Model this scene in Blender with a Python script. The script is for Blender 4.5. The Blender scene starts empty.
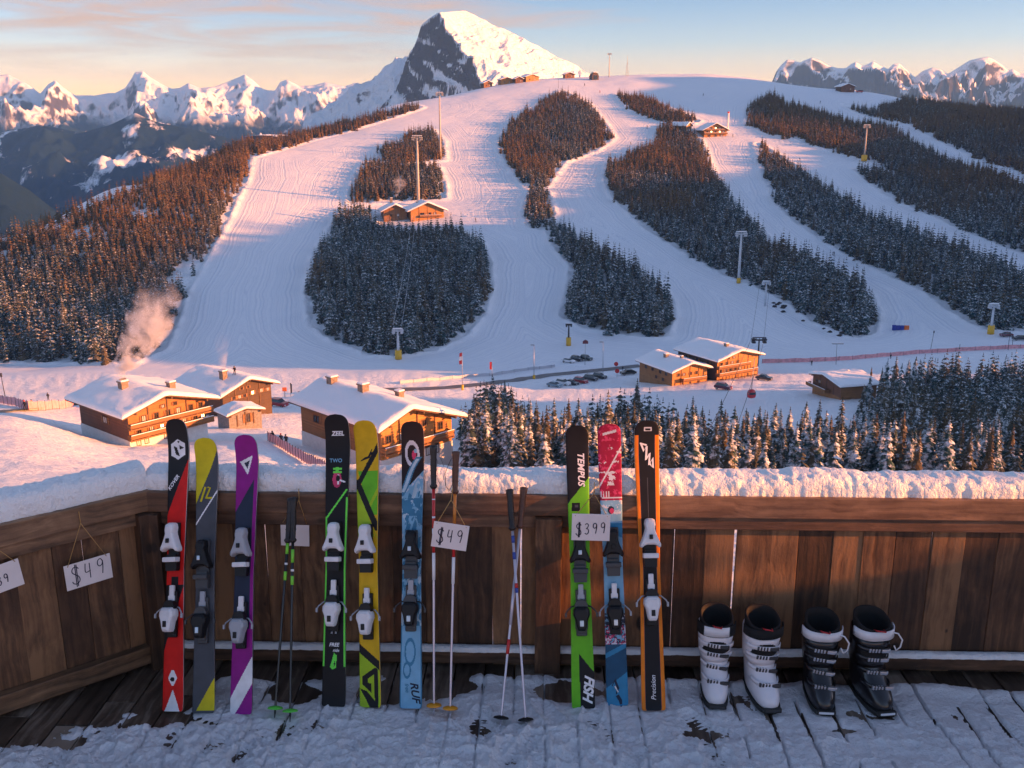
import bpy, bmesh, math, random
import numpy as np
from mathutils import Vector, Matrix, noise as mn, kdtree
R = math.radians
random.seed(7); rng = np.random.default_rng(7)
scene = bpy.context.scene
COL = scene.collection
# ------------------------------------------------------------------ camera model
FPX, PITCH, YAW, CAMZ = 1000.0, R(14.8), R(1.6), 3.25
cp, sp, cy, sy = math.cos(PITCH), math.sin(PITCH), math.cos(YAW), math.sin(YAW)
def rayc(px, py):
    dx, dy = (px-512)/FPX, -(py-384)/FPX
    return dx, cp+dy*sp, -sp+dy*cp
def c2w(X, Y, Z=0.0):
    return Vector((X*cy-Y*sy, X*sy+Y*cy, Z))
def w2c(x, y):
    return x*cy+y*sy, -x*sy+y*cy
def at(px, py, Y):
    a, b, c = rayc(px, py); s = Y/b
    return c2w(a*s, Y, CAMZ+c*s)
def on_z(px, py, z):
    a, b, c = rayc(px, py); s = (z-CAMZ)/c
    return c2w(a*s, b*s, z)
def on_wy(px, py, wy):
    a, b, c = rayc(px, py)
    yy = a*sy+b*cy; s = wy/yy
    return c2w(a*s, b*s, CAMZ+c*s)
def proj_c(X, Y, Z):                       # camera-frame horizontal coords -> pixel (numpy ok)
    z = Z-CAMZ
    d = Y*cp-z*sp; v = Y*sp+z*cp
    return 512+FPX*X/d, 384-FPX*v/d
def proj_w(p):
    X, Y = w2c(p[0], p[1]); return proj_c(X, Y, p[2])
# ------------------------------------------------------------------ objects
def link(o):
    COL.objects.link(o); return o
def empty(name, loc=(0,0,0), rz=0.0, parent=None):
    o = bpy.data.objects.new(name, None); o.empty_display_size = 0.2
    o.location = loc; o.rotation_euler = (0,0,rz)
    if parent: o.parent = parent
    return link(o)
def tag(o, label=None, cat=None, group=None, kind=None):
    if label: o['label'] = label
    if cat: o['category'] = cat
    if group: o['group'] = group
    if kind: o['kind'] = kind
    return o
def copy_tree(o, parent=None):
    c = o.copy(); COL.objects.link(c)
    if parent: c.parent = parent
    for ch in o.children: copy_tree(ch, c)
    return c
class MB:
    """collects shapes into one mesh"""
    def __init__(s): s.v=[]; s.f=[]; s.m=[]; s.sm=[]
    def add(s, vs, fs, mi=0, smooth=False, M=None):
        b=len(s.v)
        for p in vs:
            p=Vector(p)
            if M is not None: p=M@p
            s.v.append(tuple(p))
        for f in fs:
            s.f.append(tuple(b+i for i in f)); s.m.append(mi); s.sm.append(smooth)
        return s
    def box(s, c, d, mi=0, M=None, rz=0.0, bev=0.0):
        x,y,z=[k/2 for k in d]
        if bev>0:
            bm=bmesh.new(); bmesh.ops.create_cube(bm,size=1)
            for v in bm.verts: v.co=Vector((v.co.x*d[0],v.co.y*d[1],v.co.z*d[2]))
            bmesh.ops.bevel(bm,geom=list(bm.edges),offset=bev,segments=2,affect='EDGES',profile=.6)
            vs=[v.co.copy() for v in bm.verts]; bm.verts.index_update()
            fs=[[v.index for v in f.verts] for f in bm.faces]; bm.free()
        else:
            vs=[(-x,-y,-z),(x,-y,-z),(x,y,-z),(-x,y,-z),(-x,-y,z),(x,-y,z),(x,y,z),(-x,y,z)]
            fs=[(0,3,2,1),(4,5,6,7),(0,1,5,4),(1,2,6,5),(2,3,7,6),(3,0,4,7)]
        T=Matrix.Translation(c)@Matrix.Rotation(rz,4,'Z')
        if M is not None: T=M@T
        return s.add(vs,fs,mi,False,T)
    def tube(s, pts, r, n=8, mi=0, M=None, cap=True, smooth=True):
        pts=[Vector(p) for p in pts]; k=len(pts)
        rs=r if isinstance(r,(list,tuple)) else [r]*k
        vs=[];fs=[]; prev=None
        for i,p in enumerate(pts):
            t=(pts[min(i+1,k-1)]-pts[max(i-1,0)])
            if t.length<1e-9: t=Vector((0,0,1))
            t.normalize()
            if prev is None:
                a=Vector((0,0,1)) if abs(t.z)<.9 else Vector((1,0,0))
                u=t.cross(a).normalized()
            else:
                u=(prev-t*prev.dot(t)).normalized()
            prev=u; w=t.cross(u)
            for j in range(n):
                an=2*math.pi*j/n
                vs.append(p+(u*math.cos(an)+w*math.sin(an))*rs[i])
        for i in range(k-1):
            for j in range(n):
                a=i*n+j; b=i*n+(j+1)%n
                fs.append((a,b,b+n,a+n))
        s.add(vs,fs,mi,smooth,M)
        if cap:
            b=len(s.v)
            base=b-k*n
            s.f.append(tuple(base+j for j in reversed(range(n)))); s.m.append(mi); s.sm.append(False)
            s.f.append(tuple(base+(k-1)*n+j for j in range(n))); s.m.append(mi); s.sm.append(False)
        return s
    def cyl(s, a, b, r, n=10, mi=0, M=None, r2=None):
        return s.tube([a,b],[r,r if r2 is None else r2],n,mi,M)
    def prism(s, poly, h0, h1, mi=0, M=None, axis='Z'):
        """poly 2D extruded: axis Z -> (x,y,h); axis Y -> (x,h,z); axis X -> (h,x,z)"""
        n=len(poly)
        def P(p,h): return (p[0],p[1],h) if axis=='Z' else ((p[0],h,p[1]) if axis=='Y' else (h,p[0],p[1]))
        vs=[P(p,h0) for p in poly]+[P(p,h1) for p in poly]
        fs=[tuple(reversed(range(n))),tuple(range(n,2*n))]+[(i,(i+1)%n,n+(i+1)%n,n+i) for i in range(n)]
        return s.add(vs,fs,mi,False,M)
    def loft(s, rings, mi=0, M=None, smooth=True, caps=(True,True)):
        n=len(rings[0]); vs=[p for r in rings for p in r]; fs=[]
        for i in range(len(rings)-1):
            for j in range(n):
                a=i*n+j;b=i*n+(j+1)%n
                fs.append((a,b,b+n,a+n))
        s.add(vs,fs,mi,smooth,M)
        base=len(s.v)-len(vs)
        if caps[0]: s.f.append(tuple(base+j for j in reversed(range(n)))); s.m.append(mi); s.sm.append(False)
        if caps[1]: s.f.append(tuple(base+(len(rings)-1)*n+j for j in range(n))); s.m.append(mi); s.sm.append(False)
        return s
    def build(s, name, mats, parent=None, loc=None, bevel=0.0, subsurf=0, recalc=True):
        me=bpy.data.meshes.new(name); me.from_pydata(s.v,[],s.f); 
        if not isinstance(mats,(list,tuple)): mats=[mats]
        for m in mats: me.materials.append(m)
        me.polygons.foreach_set('material_index',s.m); me.polygons.foreach_set('use_smooth',s.sm)
        if recalc:
            bm=bmesh.new(); bm.from_mesh(me); bmesh.ops.recalc_face_normals(bm,faces=bm.faces); bm.to_mesh(me); bm.free()
        me.update()
        o=bpy.data.objects.new(name,me); link(o)
        if parent: o.parent=parent
        if loc is not None: o.location=loc
        if bevel>0:
            b=o.modifiers.new('bevel','BEVEL'); b.width=bevel; b.segments=2; b.limit_method='ANGLE'; b.angle_limit=R(40)
        if subsurf:
            b=o.modifiers.new('sub','SUBSURF'); b.levels=subsurf; b.render_levels=subsurf
        return o
def mesh_np(name, V, F, mats, smooth=True, mi=None, attrs=None):
    """V (n,3) array, F (m,k) int array -> object"""
    me=bpy.data.meshes.new(name); k=F.shape[1]
    me.vertices.add(len(V)); me.vertices.foreach_set('co',np.ascontiguousarray(V,dtype=np.float32).ravel())
    me.loops.add(F.size); me.loops.foreach_set('vertex_index',np.ascontiguousarray(F,dtype=np.int32).ravel())
    me.polygons.add(len(F)); me.polygons.foreach_set('loop_start',np.arange(0,F.size,k,dtype=np.int32))
    me.polygons.foreach_set('loop_total',np.full(len(F),k,dtype=np.int32))
    if mi is not None: me.polygons.foreach_set('material_index',np.asarray(mi,dtype=np.int32))
    me.polygons.foreach_set('use_smooth',np.full(len(F),smooth,dtype=bool))
    if not isinstance(mats,(list,tuple)): mats=[mats]
    for m in mats: me.materials.append(m)
    if attrs:
        for nm,a in attrs.items():
            at_=me.attributes.new(nm,'FLOAT','POINT'); at_.data.foreach_set('value',np.asarray(a,dtype=np.float32).ravel())
    me.update(calc_edges=True); me.validate()
    o=bpy.data.objects.new(name,me); return link(o)
def grid_faces(nr, nc):
    i=np.arange(nr*nc).reshape(nr,nc)
    return np.stack([i[:-1,:-1],i[:-1,1:],i[1:,1:],i[1:,:-1]],-1).reshape(-1,4)
# ------------------------------------------------------------------ noise (vectorised value noise)
_perm=rng.random((256,256)).astype(np.float32)
def vnoise(x,y):
    xi=np.floor(x).astype(int); yi=np.floor(y).astype(int); fx=x-xi; fy=y-yi
    fx=fx*fx*fx*(fx*(fx*6-15)+10); fy=fy*fy*fy*(fy*(fy*6-15)+10)
    a=_perm[xi&255,yi&255]; b=_perm[(xi+1)&255,yi&255]; c=_perm[xi&255,(yi+1)&255]; d=_perm[(xi+1)&255,(yi+1)&255]
    return (a*(1-fx)+b*fx)*(1-fy)+(c*(1-fx)+d*fx)*fy
def fbm(x,y,o=5,g=.5,l=2.03):
    s=0;a=1;t=0
    c,sn=math.cos(.5),math.sin(.5)
    for i in range(o):
        s=s+a*vnoise(x+17.3*i,y-9.1*i); t+=a; a*=g; x,y=(x*c-y*sn)*l,(x*sn+y*c)*l
    return s/t
def ridged(x,y,o=6,g=.55,l=2.07):
    s=0;a=1;t=0
    c,sn=math.cos(.6),math.sin(.6)
    for i in range(o):
        n=1-np.abs(2*vnoise(x+31.7*i,y+11.9*i)-1); s=s+a*n*n; t+=a; a*=g
        x,y=(x*c-y*sn)*l,(x*sn+y*c)*l
    return s/t
# ------------------------------------------------------------------ materials
def mat(name, color=(.5,.5,.5), rough=.6, metal=0.0, spec=None, noise_amt=0.0, nscale=8.0, bump=0.0, bscale=40.0, coat=0.0, emit=None):
    m=bpy.data.materials.new(name); m.use_nodes=True; nt=m.node_tree; b=nt.nodes['Principled BSDF']
    b.inputs['Base Color'].default_value=(*color,1); b.inputs['Roughness'].default_value=rough; b.inputs['Metallic'].default_value=metal
    if coat: b.inputs['Coat Weight'].default_value=coat; b.inputs['Coat Roughness'].default_value=.12
    if spec is not None: b.inputs['Specular IOR Level'].default_value=spec
    if emit: b.inputs['Emission Color'].default_value=(*emit[0],1); b.inputs['Emission Strength'].default_value=emit[1]
    if noise_amt or bump:
        tc=nt.nodes.new('ShaderNodeTexCoord')
    if noise_amt:
        n=nt.nodes.new('ShaderNodeTexNoise'); n.inputs['Scale'].default_value=nscale; n.inputs['Detail'].default_value=6
        nt.links.new(tc.outputs['Object'],n.inputs['Vector'])
        r=nt.nodes.new('ShaderNodeMapRange'); r.inputs[1].default_value=.3; r.inputs[2].default_value=.7
        r.inputs[3].default_value=1-noise_amt; r.inputs[4].default_value=1+noise_amt
        nt.links.new(n.outputs['Fac'],r.inputs[0])
        x=nt.nodes.new('ShaderNodeVectorMath'); x.operation='SCALE'; x.inputs[0].default_value=color
        nt.links.new(r.outputs[0],x.inputs['Scale']); nt.links.new(x.outputs[0],b.inputs['Base Color'])
    if bump:
        n2=nt.nodes.new('ShaderNodeTexNoise'); n2.inputs['Scale'].default_value=bscale; n2.inputs['Detail'].default_value=5
        nt.links.new(tc.outputs['Object'],n2.inputs['Vector'])
        bp=nt.nodes.new('ShaderNodeBump'); bp.inputs['Strength'].default_value=bump; bp.inputs['Distance'].default_value=.02
        nt.links.new(n2.outputs['Fac'],bp.inputs['Height']); nt.links.new(bp.outputs[0],b.inputs['Normal'])
    return m
class NT:
    """tiny node helper"""
    def __init__(s,name):
        s.m=bpy.data.materials.new(name); s.m.use_nodes=True; s.t=s.m.node_tree; s.b=s.t.nodes['Principled BSDF']
    def n(s,typ,**kw):
        nd=s.t.nodes.new(typ)
        for k,v in kw.items():
            if k.startswith('_'): setattr(nd,k[1:],v)
            else:
                key=k.replace('__',' ')
                if key.isdigit() or (key[0]=='i' and key[1:].isdigit()): key=int(key.strip('i'))
                s.set(nd.inputs[key],v)
        return nd
    def set(s,inp,v):
        if isinstance(v,bpy.types.NodeSocket): s.t.links.new(v,inp)
        elif hasattr(v,'outputs'): s.t.links.new(v.outputs[0],inp)
        else: inp.default_value=v
    def math(s,op,a,b=0.0,c=0.0,clamp=False):
        nd=s.t.nodes.new('ShaderNodeMath'); nd.operation=op; nd.use_clamp=clamp
        s.set(nd.inputs[0],a); s.set(nd.inputs[1],b); s.set(nd.inputs[2],c); return nd.outputs[0]
    def mix(s,f,a,b):
        nd=s.t.nodes.new('ShaderNodeMix'); nd.data_type='RGBA'
        s.set(nd.inputs[0],f)
        for i,v in ((6,a),(7,b)):
            if isinstance(v,tuple) and len(v)==3: v=(*v,1)
            s.set(nd.inputs[i],v)
        return nd.outputs[2]
    def ramp(s,f,stops):
        nd=s.t.nodes.new('ShaderNodeValToRGB'); s.set(nd.inputs[0],f); e=nd.color_ramp.elements
        while len(e)<len(stops): e.new(.5)
        for el,(p,c) in zip(e,stops):
            el.position=p; el.color=(*c,1) if len(c)==3 else c
        return nd.outputs[0]
    def noise(s,vec,scale,detail=4,rough=.5,dim='3D',w=None):
        nd=s.t.nodes.new('ShaderNodeTexNoise'); nd.noise_dimensions=dim
        if vec is not None: s.set(nd.inputs['Vector'],vec)
        if w is not None: s.set(nd.inputs['W'],w)
        s.set(nd.inputs['Scale'],scale); nd.inputs['Detail'].default_value=detail; nd.inputs['Roughness'].default_value=rough
        return nd.outputs[0]
    def obj(s): return s.t.nodes.new('ShaderNodeTexCoord').outputs['Object']
    def pos(s): return s.t.nodes.new('ShaderNodeNewGeometry').outputs['Position']
    def scale(s,vec,v):
        nd=s.t.nodes.new('ShaderNodeMapping'); s.set(nd.inputs['Vector'],vec); nd.inputs['Scale'].default_value=v; return nd.outputs[0]
    def attr(s,name):
        nd=s.t.nodes.new('ShaderNodeAttribute'); nd.attribute_name=name; return nd.outputs['Fac']
    def bump(s,h,strength,dist,normal=None):
        nd=s.t.nodes.new('ShaderNodeBump'); s.set(nd.inputs['Height'],h); s.set(nd.inputs['Strength'],strength); s.set(nd.inputs['Distance'],dist)
        if normal is not None: s.set(nd.inputs['Normal'],normal)
        return nd.outputs[0]
    def out(s,color=None,rough=None,normal=None):
        if color is not None:
            if isinstance(color,tuple): color=(*color,1) if len(color)==3 else color
            s.set(s.b.inputs['Base Color'],color)
        if rough is not None: s.set(s.b.inputs['Roughness'],rough)
        if normal is not None: s.set(s.b.inputs['Normal'],normal)
        return s.m
# ================================================================== LIGHT
SUN_AZ, SUN_EL = R(8), R(10.0)                # sun to the right and slightly behind
SDIR = Vector((math.cos(SUN_AZ)*math.cos(SUN_EL), -math.sin(SUN_AZ)*math.cos(SUN_EL), math.sin(SUN_EL)))
w = bpy.data.worlds.new("World"); scene.world = w; w.use_nodes = True
nt = w.node_tree; bg = nt.nodes['Background']
def build_world():
    t=nt; L=t.links.new
    sky=t.nodes.new('ShaderNodeTexSky'); sky.sky_type='NISHITA'; sky.sun_disc=False
    sky.sun_elevation=SUN_EL; sky.sun_rotation=math.pi/2+SUN_AZ
    sky.air_density=1.0; sky.dust_density=1.2; sky.ozone_density=2.2; sky.altitude=1600
    geo=t.nodes.new('ShaderNodeNewGeometry'); tc=t.nodes.new('ShaderNodeTexCoord')
    sep=t.nodes.new('ShaderNodeSeparateXYZ'); L(tc.outputs['Generated'],sep.inputs[0])
    # warm dawn band near the horizon, cooler above (multiplies the physical sky)
    ramp=t.nodes.new('ShaderNodeValToRGB'); L(sep.outputs['Z'],ramp.inputs[0]); e=ramp.color_ramp.elements
    stops=[(0.0,SKY_TINT[0]),(.03,SKY_TINT[1]),(.07,SKY_TINT[2]),(.13,SKY_TINT[3]),(.3,SKY_TINT[4])]
    while len(e)<len(stops): e.new(.5)
    for el,(p,c) in zip(e,stops): el.position=p; el.color=(*c,1)
    mul=t.nodes.new('ShaderNodeMix'); mul.data_type='RGBA'; mul.blend_type='MULTIPLY'; mul.inputs[0].default_value=1
    L(sky.outputs[0],mul.inputs[6]); L(ramp.outputs[0],mul.inputs[7])
    # high thin cirrus
    mp=t.nodes.new('ShaderNodeMapping'); L(tc.outputs['Generated'],mp.inputs[0]); mp.inputs['Scale'].default_value=(2.2,2.2,21); mp.inputs['Rotation'].default_value=(0,R(-5),0)
    n=t.nodes.new('ShaderNodeTexNoise'); L(mp.outputs[0],n.inputs['Vector']); n.inputs['Scale'].default_value=2.5; n.inputs['Detail'].default_value=7; n.inputs['Roughness'].default_value=.58; n.inputs['Distortion'].default_value=.6
    # clouds gather towards the left of the view
    dot=t.nodes.new('ShaderNodeVectorMath'); dot.operation='DOT_PRODUCT'; L(tc.outputs['Generated'],dot.inputs[0]); 
    lf=c2w(-.36,1,0).normalized(); dot.inputs[1].default_value=(lf.x,lf.y,.18)
    mr=t.nodes.new('ShaderNodeMapRange'); L(dot.outputs['Value'],mr.inputs[0]); mr.inputs[1].default_value=.86; mr.inputs[2].default_value=1.02; mr.inputs[3].default_value=-.10; mr.inputs[4].default_value=.20
    ad=t.nodes.new('ShaderNodeMath'); L(n.outputs[0],ad.inputs[0]); L(mr.outputs[0],ad.inputs[1])
    cr=t.nodes.new('ShaderNodeMapRange'); cr.interpolation_type='SMOOTHSTEP'; L(ad.outputs[0],cr.inputs[0]); cr.inputs[1].default_value=.50; cr.inputs[2].default_value=.80; cr.inputs[3].default_value=0; cr.inputs[4].default_value=.85
    hz=t.nodes.new('ShaderNodeMapRange'); L(sep.outputs['Z'],hz.inputs[0]); hz.inputs[1].default_value=.02; hz.inputs[2].default_value=.09
    cf=t.nodes.new('ShaderNodeMath'); cf.operation='MULTIPLY'; L(cr.outputs[0],cf.inputs[0]); L(hz.outputs[0],cf.inputs[1])
    mx=t.nodes.new('ShaderNodeMix'); mx.data_type='RGBA'; L(cf.outputs[0],mx.inputs[0]); L(mul.outputs[2],mx.inputs[6]); mx.inputs[7].default_value=(*CLOUD,1)
    L(mx.outputs[2],bg.inputs['Color']); bg.inputs['Strength'].default_value=SKY_STR
HAZE=8e-5
SKY_STR=.09
SKY_TINT=[(2.0,.95,.46),(1.75,.92,.62),(.98,.76,.74),(.50,.55,.67),(1.36,1.04,.96)]
CLOUD=(3.0,1.75,1.10)
build_world()
sl=bpy.data.lights.new('sun','SUN'); sl.energy=5.0; sl.angle=R(.5); sl.color=(1,.355,.10)
so=link(bpy.data.objects.new('sun',sl)); so.rotation_euler=SDIR.to_track_quat('Z','Y').to_euler(); so.location=(40,-20,40)
cam=bpy.data.cameras.new('camera'); co=link(bpy.data.objects.new('camera',cam)); scene.camera=co
cam.sensor_width=36; cam.lens=36*FPX/1024; cam.clip_start=.1; cam.clip_end=30000
co.location=(0,0,CAMZ); co.rotation_euler=(math.pi/2-PITCH,0,YAW)
scene.view_settings.view_transform='Standard'; scene.view_settings.look='None'; scene.view_settings.gamma=1; scene.view_settings.exposure=1.75
scene.view_settings.use_curve_mapping=False
scene.render.engine='CYCLES'; cy_=scene.cycles
cy_.use_denoising=True
try: cy_.denoiser='OPENIMAGEDENOISE'
except Exception: pass
cy_.max_bounces=6; cy_.diffuse_bounces=3; cy_.glossy_bounces=2; cy_.transmission_bounces=3; cy_.volume_bounces=1; cy_.transparent_max_bounces=6
cy_.caustics_reflective=False; cy_.caustics_refractive=False
cy_.use_adaptive_sampling=True; cy_.adaptive_threshold=.015
# ================================================================== TERRAIN  (one height field; camera-frame X right, Y forward)
PROF={ -260:[(560,25),(500,60),(460,100),(430,150),(405,220),(385,300),(372,355),(360,385),(315,440),(285,480),(272,520)],
 0:[(520,30),(480,50),(440,90),(415,140),(405,190),(395,250),(375,330),(362,380),(320,425),(280,480),(250,520)],
 130:[(530,30),(480,55),(460,95),(450,122),(437,150),(415,190),(395,250),(372,330),(360,370),(320,420),(270,480),(230,530),(192,590)],
 260:[(540,30),(490,60),(465,95),(445,130),(430,165),(415,200),(400,250),(375,320),(360,365),(330,400),(290,445),(240,520),(200,590),(170,650),(148,720)],
 400:[(545,30),(500,65),(484,105),(468,135),(441,175),(415,215),(395,265),(375,320),(360,360),(345,385),(300,435),(250,515),(225,560),(190,620),(150,720),(120,800),(106,850)],
 540:[(545,30),(505,75),(475,130),(441,185),(415,235),(397,275),(381,312),(366,345),(347,382),(300,440),(250,510),(200,600),(150,720),(100,850),(80,930)],
 700:[(545,30),(505,75),(475,140),(442,195),(410,245),(386,282),(373,312),(361,340),(348,370),(300,440),(250,510),(200,600),(150,720),(120,790),(100,850),(80,920),(75,950)],
 860:[(545,30),(505,75),(475,140),(442,190),(410,235),(391,265),(376,292),(362,325),(347,365),(335,388),(290,450),(250,510),(200,600),(150,720),(110,820),(93,880)],
 1024:[(545,30),(505,75),(475,140),(440,190),(400,240),(372,290),(354,330),(336,368),(320,395),(282,450),(250,510),(190,610),(150,700),(113,800)],
 1320:[(545,30),(500,90),(460,160),(400,250),(360,310),(330,380),(280,460),(230,550),(170,660),(130,750),(116,800)]}
def pchip(x,y,xq):
    x=np.asarray(x,float); y=np.asarray(y,float); h=np.diff(x); d=np.diff(y)/h
    m=np.zeros_like(y)
    for i in range(1,len(x)-1):
        if d[i-1]*d[i]>0:
            w1=2*h[i]+h[i-1]; w2=h[i]+2*h[i-1]; m[i]=(w1+w2)/(w1/d[i-1]+w2/d[i])
    m[0]=d[0]; m[-1]=d[-1]
    xq=np.clip(xq,x[0],x[-1]); k=np.clip(np.searchsorted(x,xq)-1,0,len(x)-2)
    s=(xq-x[k])/h[k]
    return (1+2*s)*(1-s)**2*y[k]+s*(1-s)**2*h[k]*m[k]+s*s*(3-2*s)*y[k+1]+s*s*(s-1)*h[k]*m[k+1]
TY=np.concatenate([6.3*np.exp(np.linspace(0,math.log(330/6.3),150))[:-1],np.arange(330,960,1.35),np.linspace(962,1500,50)])
TT=np.linspace(-.86,.86,900)
cols=sorted(PROF); ZC=[];TC=[]
for px in cols:
    Ys=[6.0,12];Zs=[-2.2,-4.2]; Ts=[]
    for py,Y in PROF[px]:
        a,b,c=rayc(px,py); Ys.append(Y); Zs.append(CAMZ+c/b*Y)
    Yc,Zc=Ys[-1],Zs[-1]
    sl_=(Zs[-1]-Zs[-2])/(Ys[-1]-Ys[-2])
    for dy_,dz_ in ((25,2.0),(70,-4),(200,-60),(500,-170),(900,-260)): Ys.append(Yc+dy_); Zs.append(Zc+dz_)
    ZC.append(pchip(Ys,Zs,TY))
    tt=[]; 
    for py,Y in PROF[px]:
        a,b,c=rayc(px,py); tt.append(a/b)
    TC.append(np.interp(TY,[Y for _,Y in PROF[px]],tt))
ZC=np.array(ZC);TC=np.array(TC)
TZ=np.array([pchip(TC[:,j],ZC[:,j],TT) for j in range(len(TY))])   # rows Y, cols T
GX=TT[None,:]*TY[:,None]; GY=np.repeat(TY[:,None],len(TT),1)
amp=np.clip((GY-20)/150,0,1)
TZ=TZ+amp*((fbm(GX/38,GY/38,4)-.5)*1.6)
def tz(X,Y):
    X=np.asarray(X,float);Y=np.asarray(Y,float); t=X/Y
    ti=np.clip((t-TT[0])/(TT[1]-TT[0]),0,len(TT)-1.001); i=ti.astype(int); fi=ti-i
    j=np.clip(np.searchsorted(TY,Y)-1,0,len(TY)-2); fj=np.clip((Y-TY[j])/(TY[j+1]-TY[j]),0,1)
    return (TZ[j,i]*(1-fi)+TZ[j,i+1]*fi)*(1-fj)+(TZ[j+1,i]*(1-fi)+TZ[j+1,i+1]*fi)*fj
_YS=np.concatenate([np.arange(7,120,.25),np.arange(120,1000,.5)])
def ground_c(px,py):
    a,b,c=rayc(px,py); X=a/b*_YS; Z=CAMZ+c/b*_YS; d=Z-tz(X,_YS)
    k=np.where(d<=0)[0]
    if len(k)==0: k=[int(np.argmin(np.abs(d)))]
    k=max(int(k[0]),1); f=d[k-1]/(d[k-1]-d[k]) if d[k-1]!=d[k] else 0; f=min(max(f,0),1)
    Y=_YS[k-1]+(_YS[k]-_YS[k-1])*f
    return a/b*Y,Y,float(tz(a/b*Y,Y))
def ground(px,py):
    X,Y,Z=ground_c(px,py); return c2w(X,Y,Z)
def wz(x,y):
    X,Y=w2c(x,y); return float(tz(X,Y))
# ---------------- forest outlines, in picture coordinates of the tree feet
F_LEFT=[(0,246),(60,222),(100,205),(150,184),(200,160),(236,146),(252,146),(244,180),(236,194),(222,224),(200,262),(180,297),(172,324),(160,350),(132,363),(60,362),(0,361),(-60,363),(-240,372),(-240,284),(-60,262)]
F_CREST=[(250,149),(300,137),(340,127),(416,106),(420,108),(345,132),(300,143),(256,156)]
F_UP1=[(400,142),(414,135),(430,131),(441,142),(442,160),(420,162),(380,160),(379,150)]
F_UP2=[(366,163),(400,164),(436,168),(442,186),(442,198),(351,204),(352,192),(358,175)]
F_ISLE=[(381,231),(436,233),(461,235),(478,244),(486,262),(487,287),(480,312),(463,334),(431,350),(397,356),(376,354),(338,341),(316,325),(311,292),(318,256),(338,224),(346,212),(368,212),(372,228)]
F_MID=[(562,92),(587,105),(604,126),(611,138),(594,151),(562,162),(545,186),(530,190),(516,172),(502,152),(500,140),(512,124),(530,110)]
F_TAIL=[(533,192),(545,192),(551,214),(544,229),(530,226),(527,208)]
F_SPUR=[(545,222),(570,234),(592,247),(627,267),(652,282),(667,300),(669,317),(662,337),(650,337),(612,332),(587,327),(565,317),(572,292),(575,267),(557,246)]
F_TOP=[(617,95),(652,101),(672,110),(697,121),(690,124),(662,122),(632,110)]
F_BIG=[(662,127),(687,132),(699,142),(712,176),(740,212),(768,242),(813,264),(843,280),(865,294),(873,312),(870,333),(853,336),(818,322),(793,304),(762,288),(724,272),(687,252),(649,229),(617,199),(607,182),(609,166),(632,155),(652,146)]
F_LONG=[(757,144),(783,160),(805,176),(840,198),(873,218),(903,231),(928,241),(968,253),(993,268),(1030,284),(1080,300),(1080,334),(1024,331),(988,330),(948,307),(930,292),(903,280),(868,264),(828,242),(800,224),(778,203),(764,172)]
F_RIB=[(768,97),(805,108),(840,120),(888,127),(918,145),(943,160),(993,173),(1030,192),(1080,210),(1080,268),(1030,255),(993,241),(968,231),(930,214),(885,193),(857,170),(880,172),(905,178),(878,163),(830,150),(793,138),(768,133),(748,124),(748,108)]
F_FAR=[(843,104),(868,111),(903,101),(943,107),(1024,112),(1080,112),(1080,190),(1024,172),(980,160),(943,141),(908,123),(868,117)]
F_NEAR=[(462,440),(480,418),(500,410),(520,426),(545,447),(575,442),(600,437),(625,428),(645,426),(665,436),(700,450),(740,456),(775,462),(800,464),(825,463),(850,460),(866,440),(880,408),(905,390),(935,385),(1024,381),(1080,381),(1080,476),(1000,482),(760,488),(560,492),(470,476)]
F_MISC=[(462,440),(470,470)]
FARF=[F_LEFT,F_CREST,F_UP1,F_UP2,F_ISLE,F_MID,F_TAIL,F_SPUR,F_TOP,F_BIG,F_LONG,F_RIB,F_FAR]
def inside(poly,x,y):
    x=np.asarray(x);y=np.asarray(y); r=np.zeros(x.shape,bool); n=len(poly)
    for i in range(n):
        x1,y1=poly[i];x2,y2=poly[(i+1)%n]
        if y1==y2: continue
        c=((y1>y)!=(y2>y))&(x<(x2-x1)*(y-y1)/(y2-y1)+x1); r^=c
    return r
pts=[]
for P in FARF:
    n=len(P)
    for i in range(n):
        a,b=P[i],P[(i+1)%n]
        if min(a[0],b[0])>1070 or max(a[0],b[0])<-50: continue
        k=max(2,int(math.dist(a,b)/2.0))
        for q in range(k):
            f=q/k; pts.append(ground_c(a[0]+(b[0]-a[0])*f,a[1]+(b[1]-a[1])*f))
kd=kdtree.KDTree(len(pts))
for i,p in enumerate(pts): kd.insert((p[0],p[1],0),i)
kd.balance()
GPX,GPY=proj_c(GX,GY,TZ)
INF=np.zeros(GX.shape,bool)
for P in FARF: INF|=inside(P,GPX,GPY)&(GY>330)
INF[GY>965]=False
EDGE=np.full(GX.shape,60.0)
j0=int(np.searchsorted(TY,325)); j1=int(np.searchsorted(TY,960))
sub=2
ej=np.arange(j0,j1,sub); ei=np.arange(0,len(TT),sub)
tmp=np.array([[kd.find((GX[j,i],GY[j,i],0))[2] for i in ei] for j in ej])
def resize(a,J,I,js,is_):
    b=np.array([np.interp(I,is_,r) for r in a]); return np.array([np.interp(J,js,b[:,k]) for k in range(b.shape[1])]).T
EDGE[j0:j1]=resize(tmp,np.arange(j0,j1),np.arange(len(TT)),ej,ei)
EDGE=np.where(INF,-EDGE,EDGE)
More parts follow.
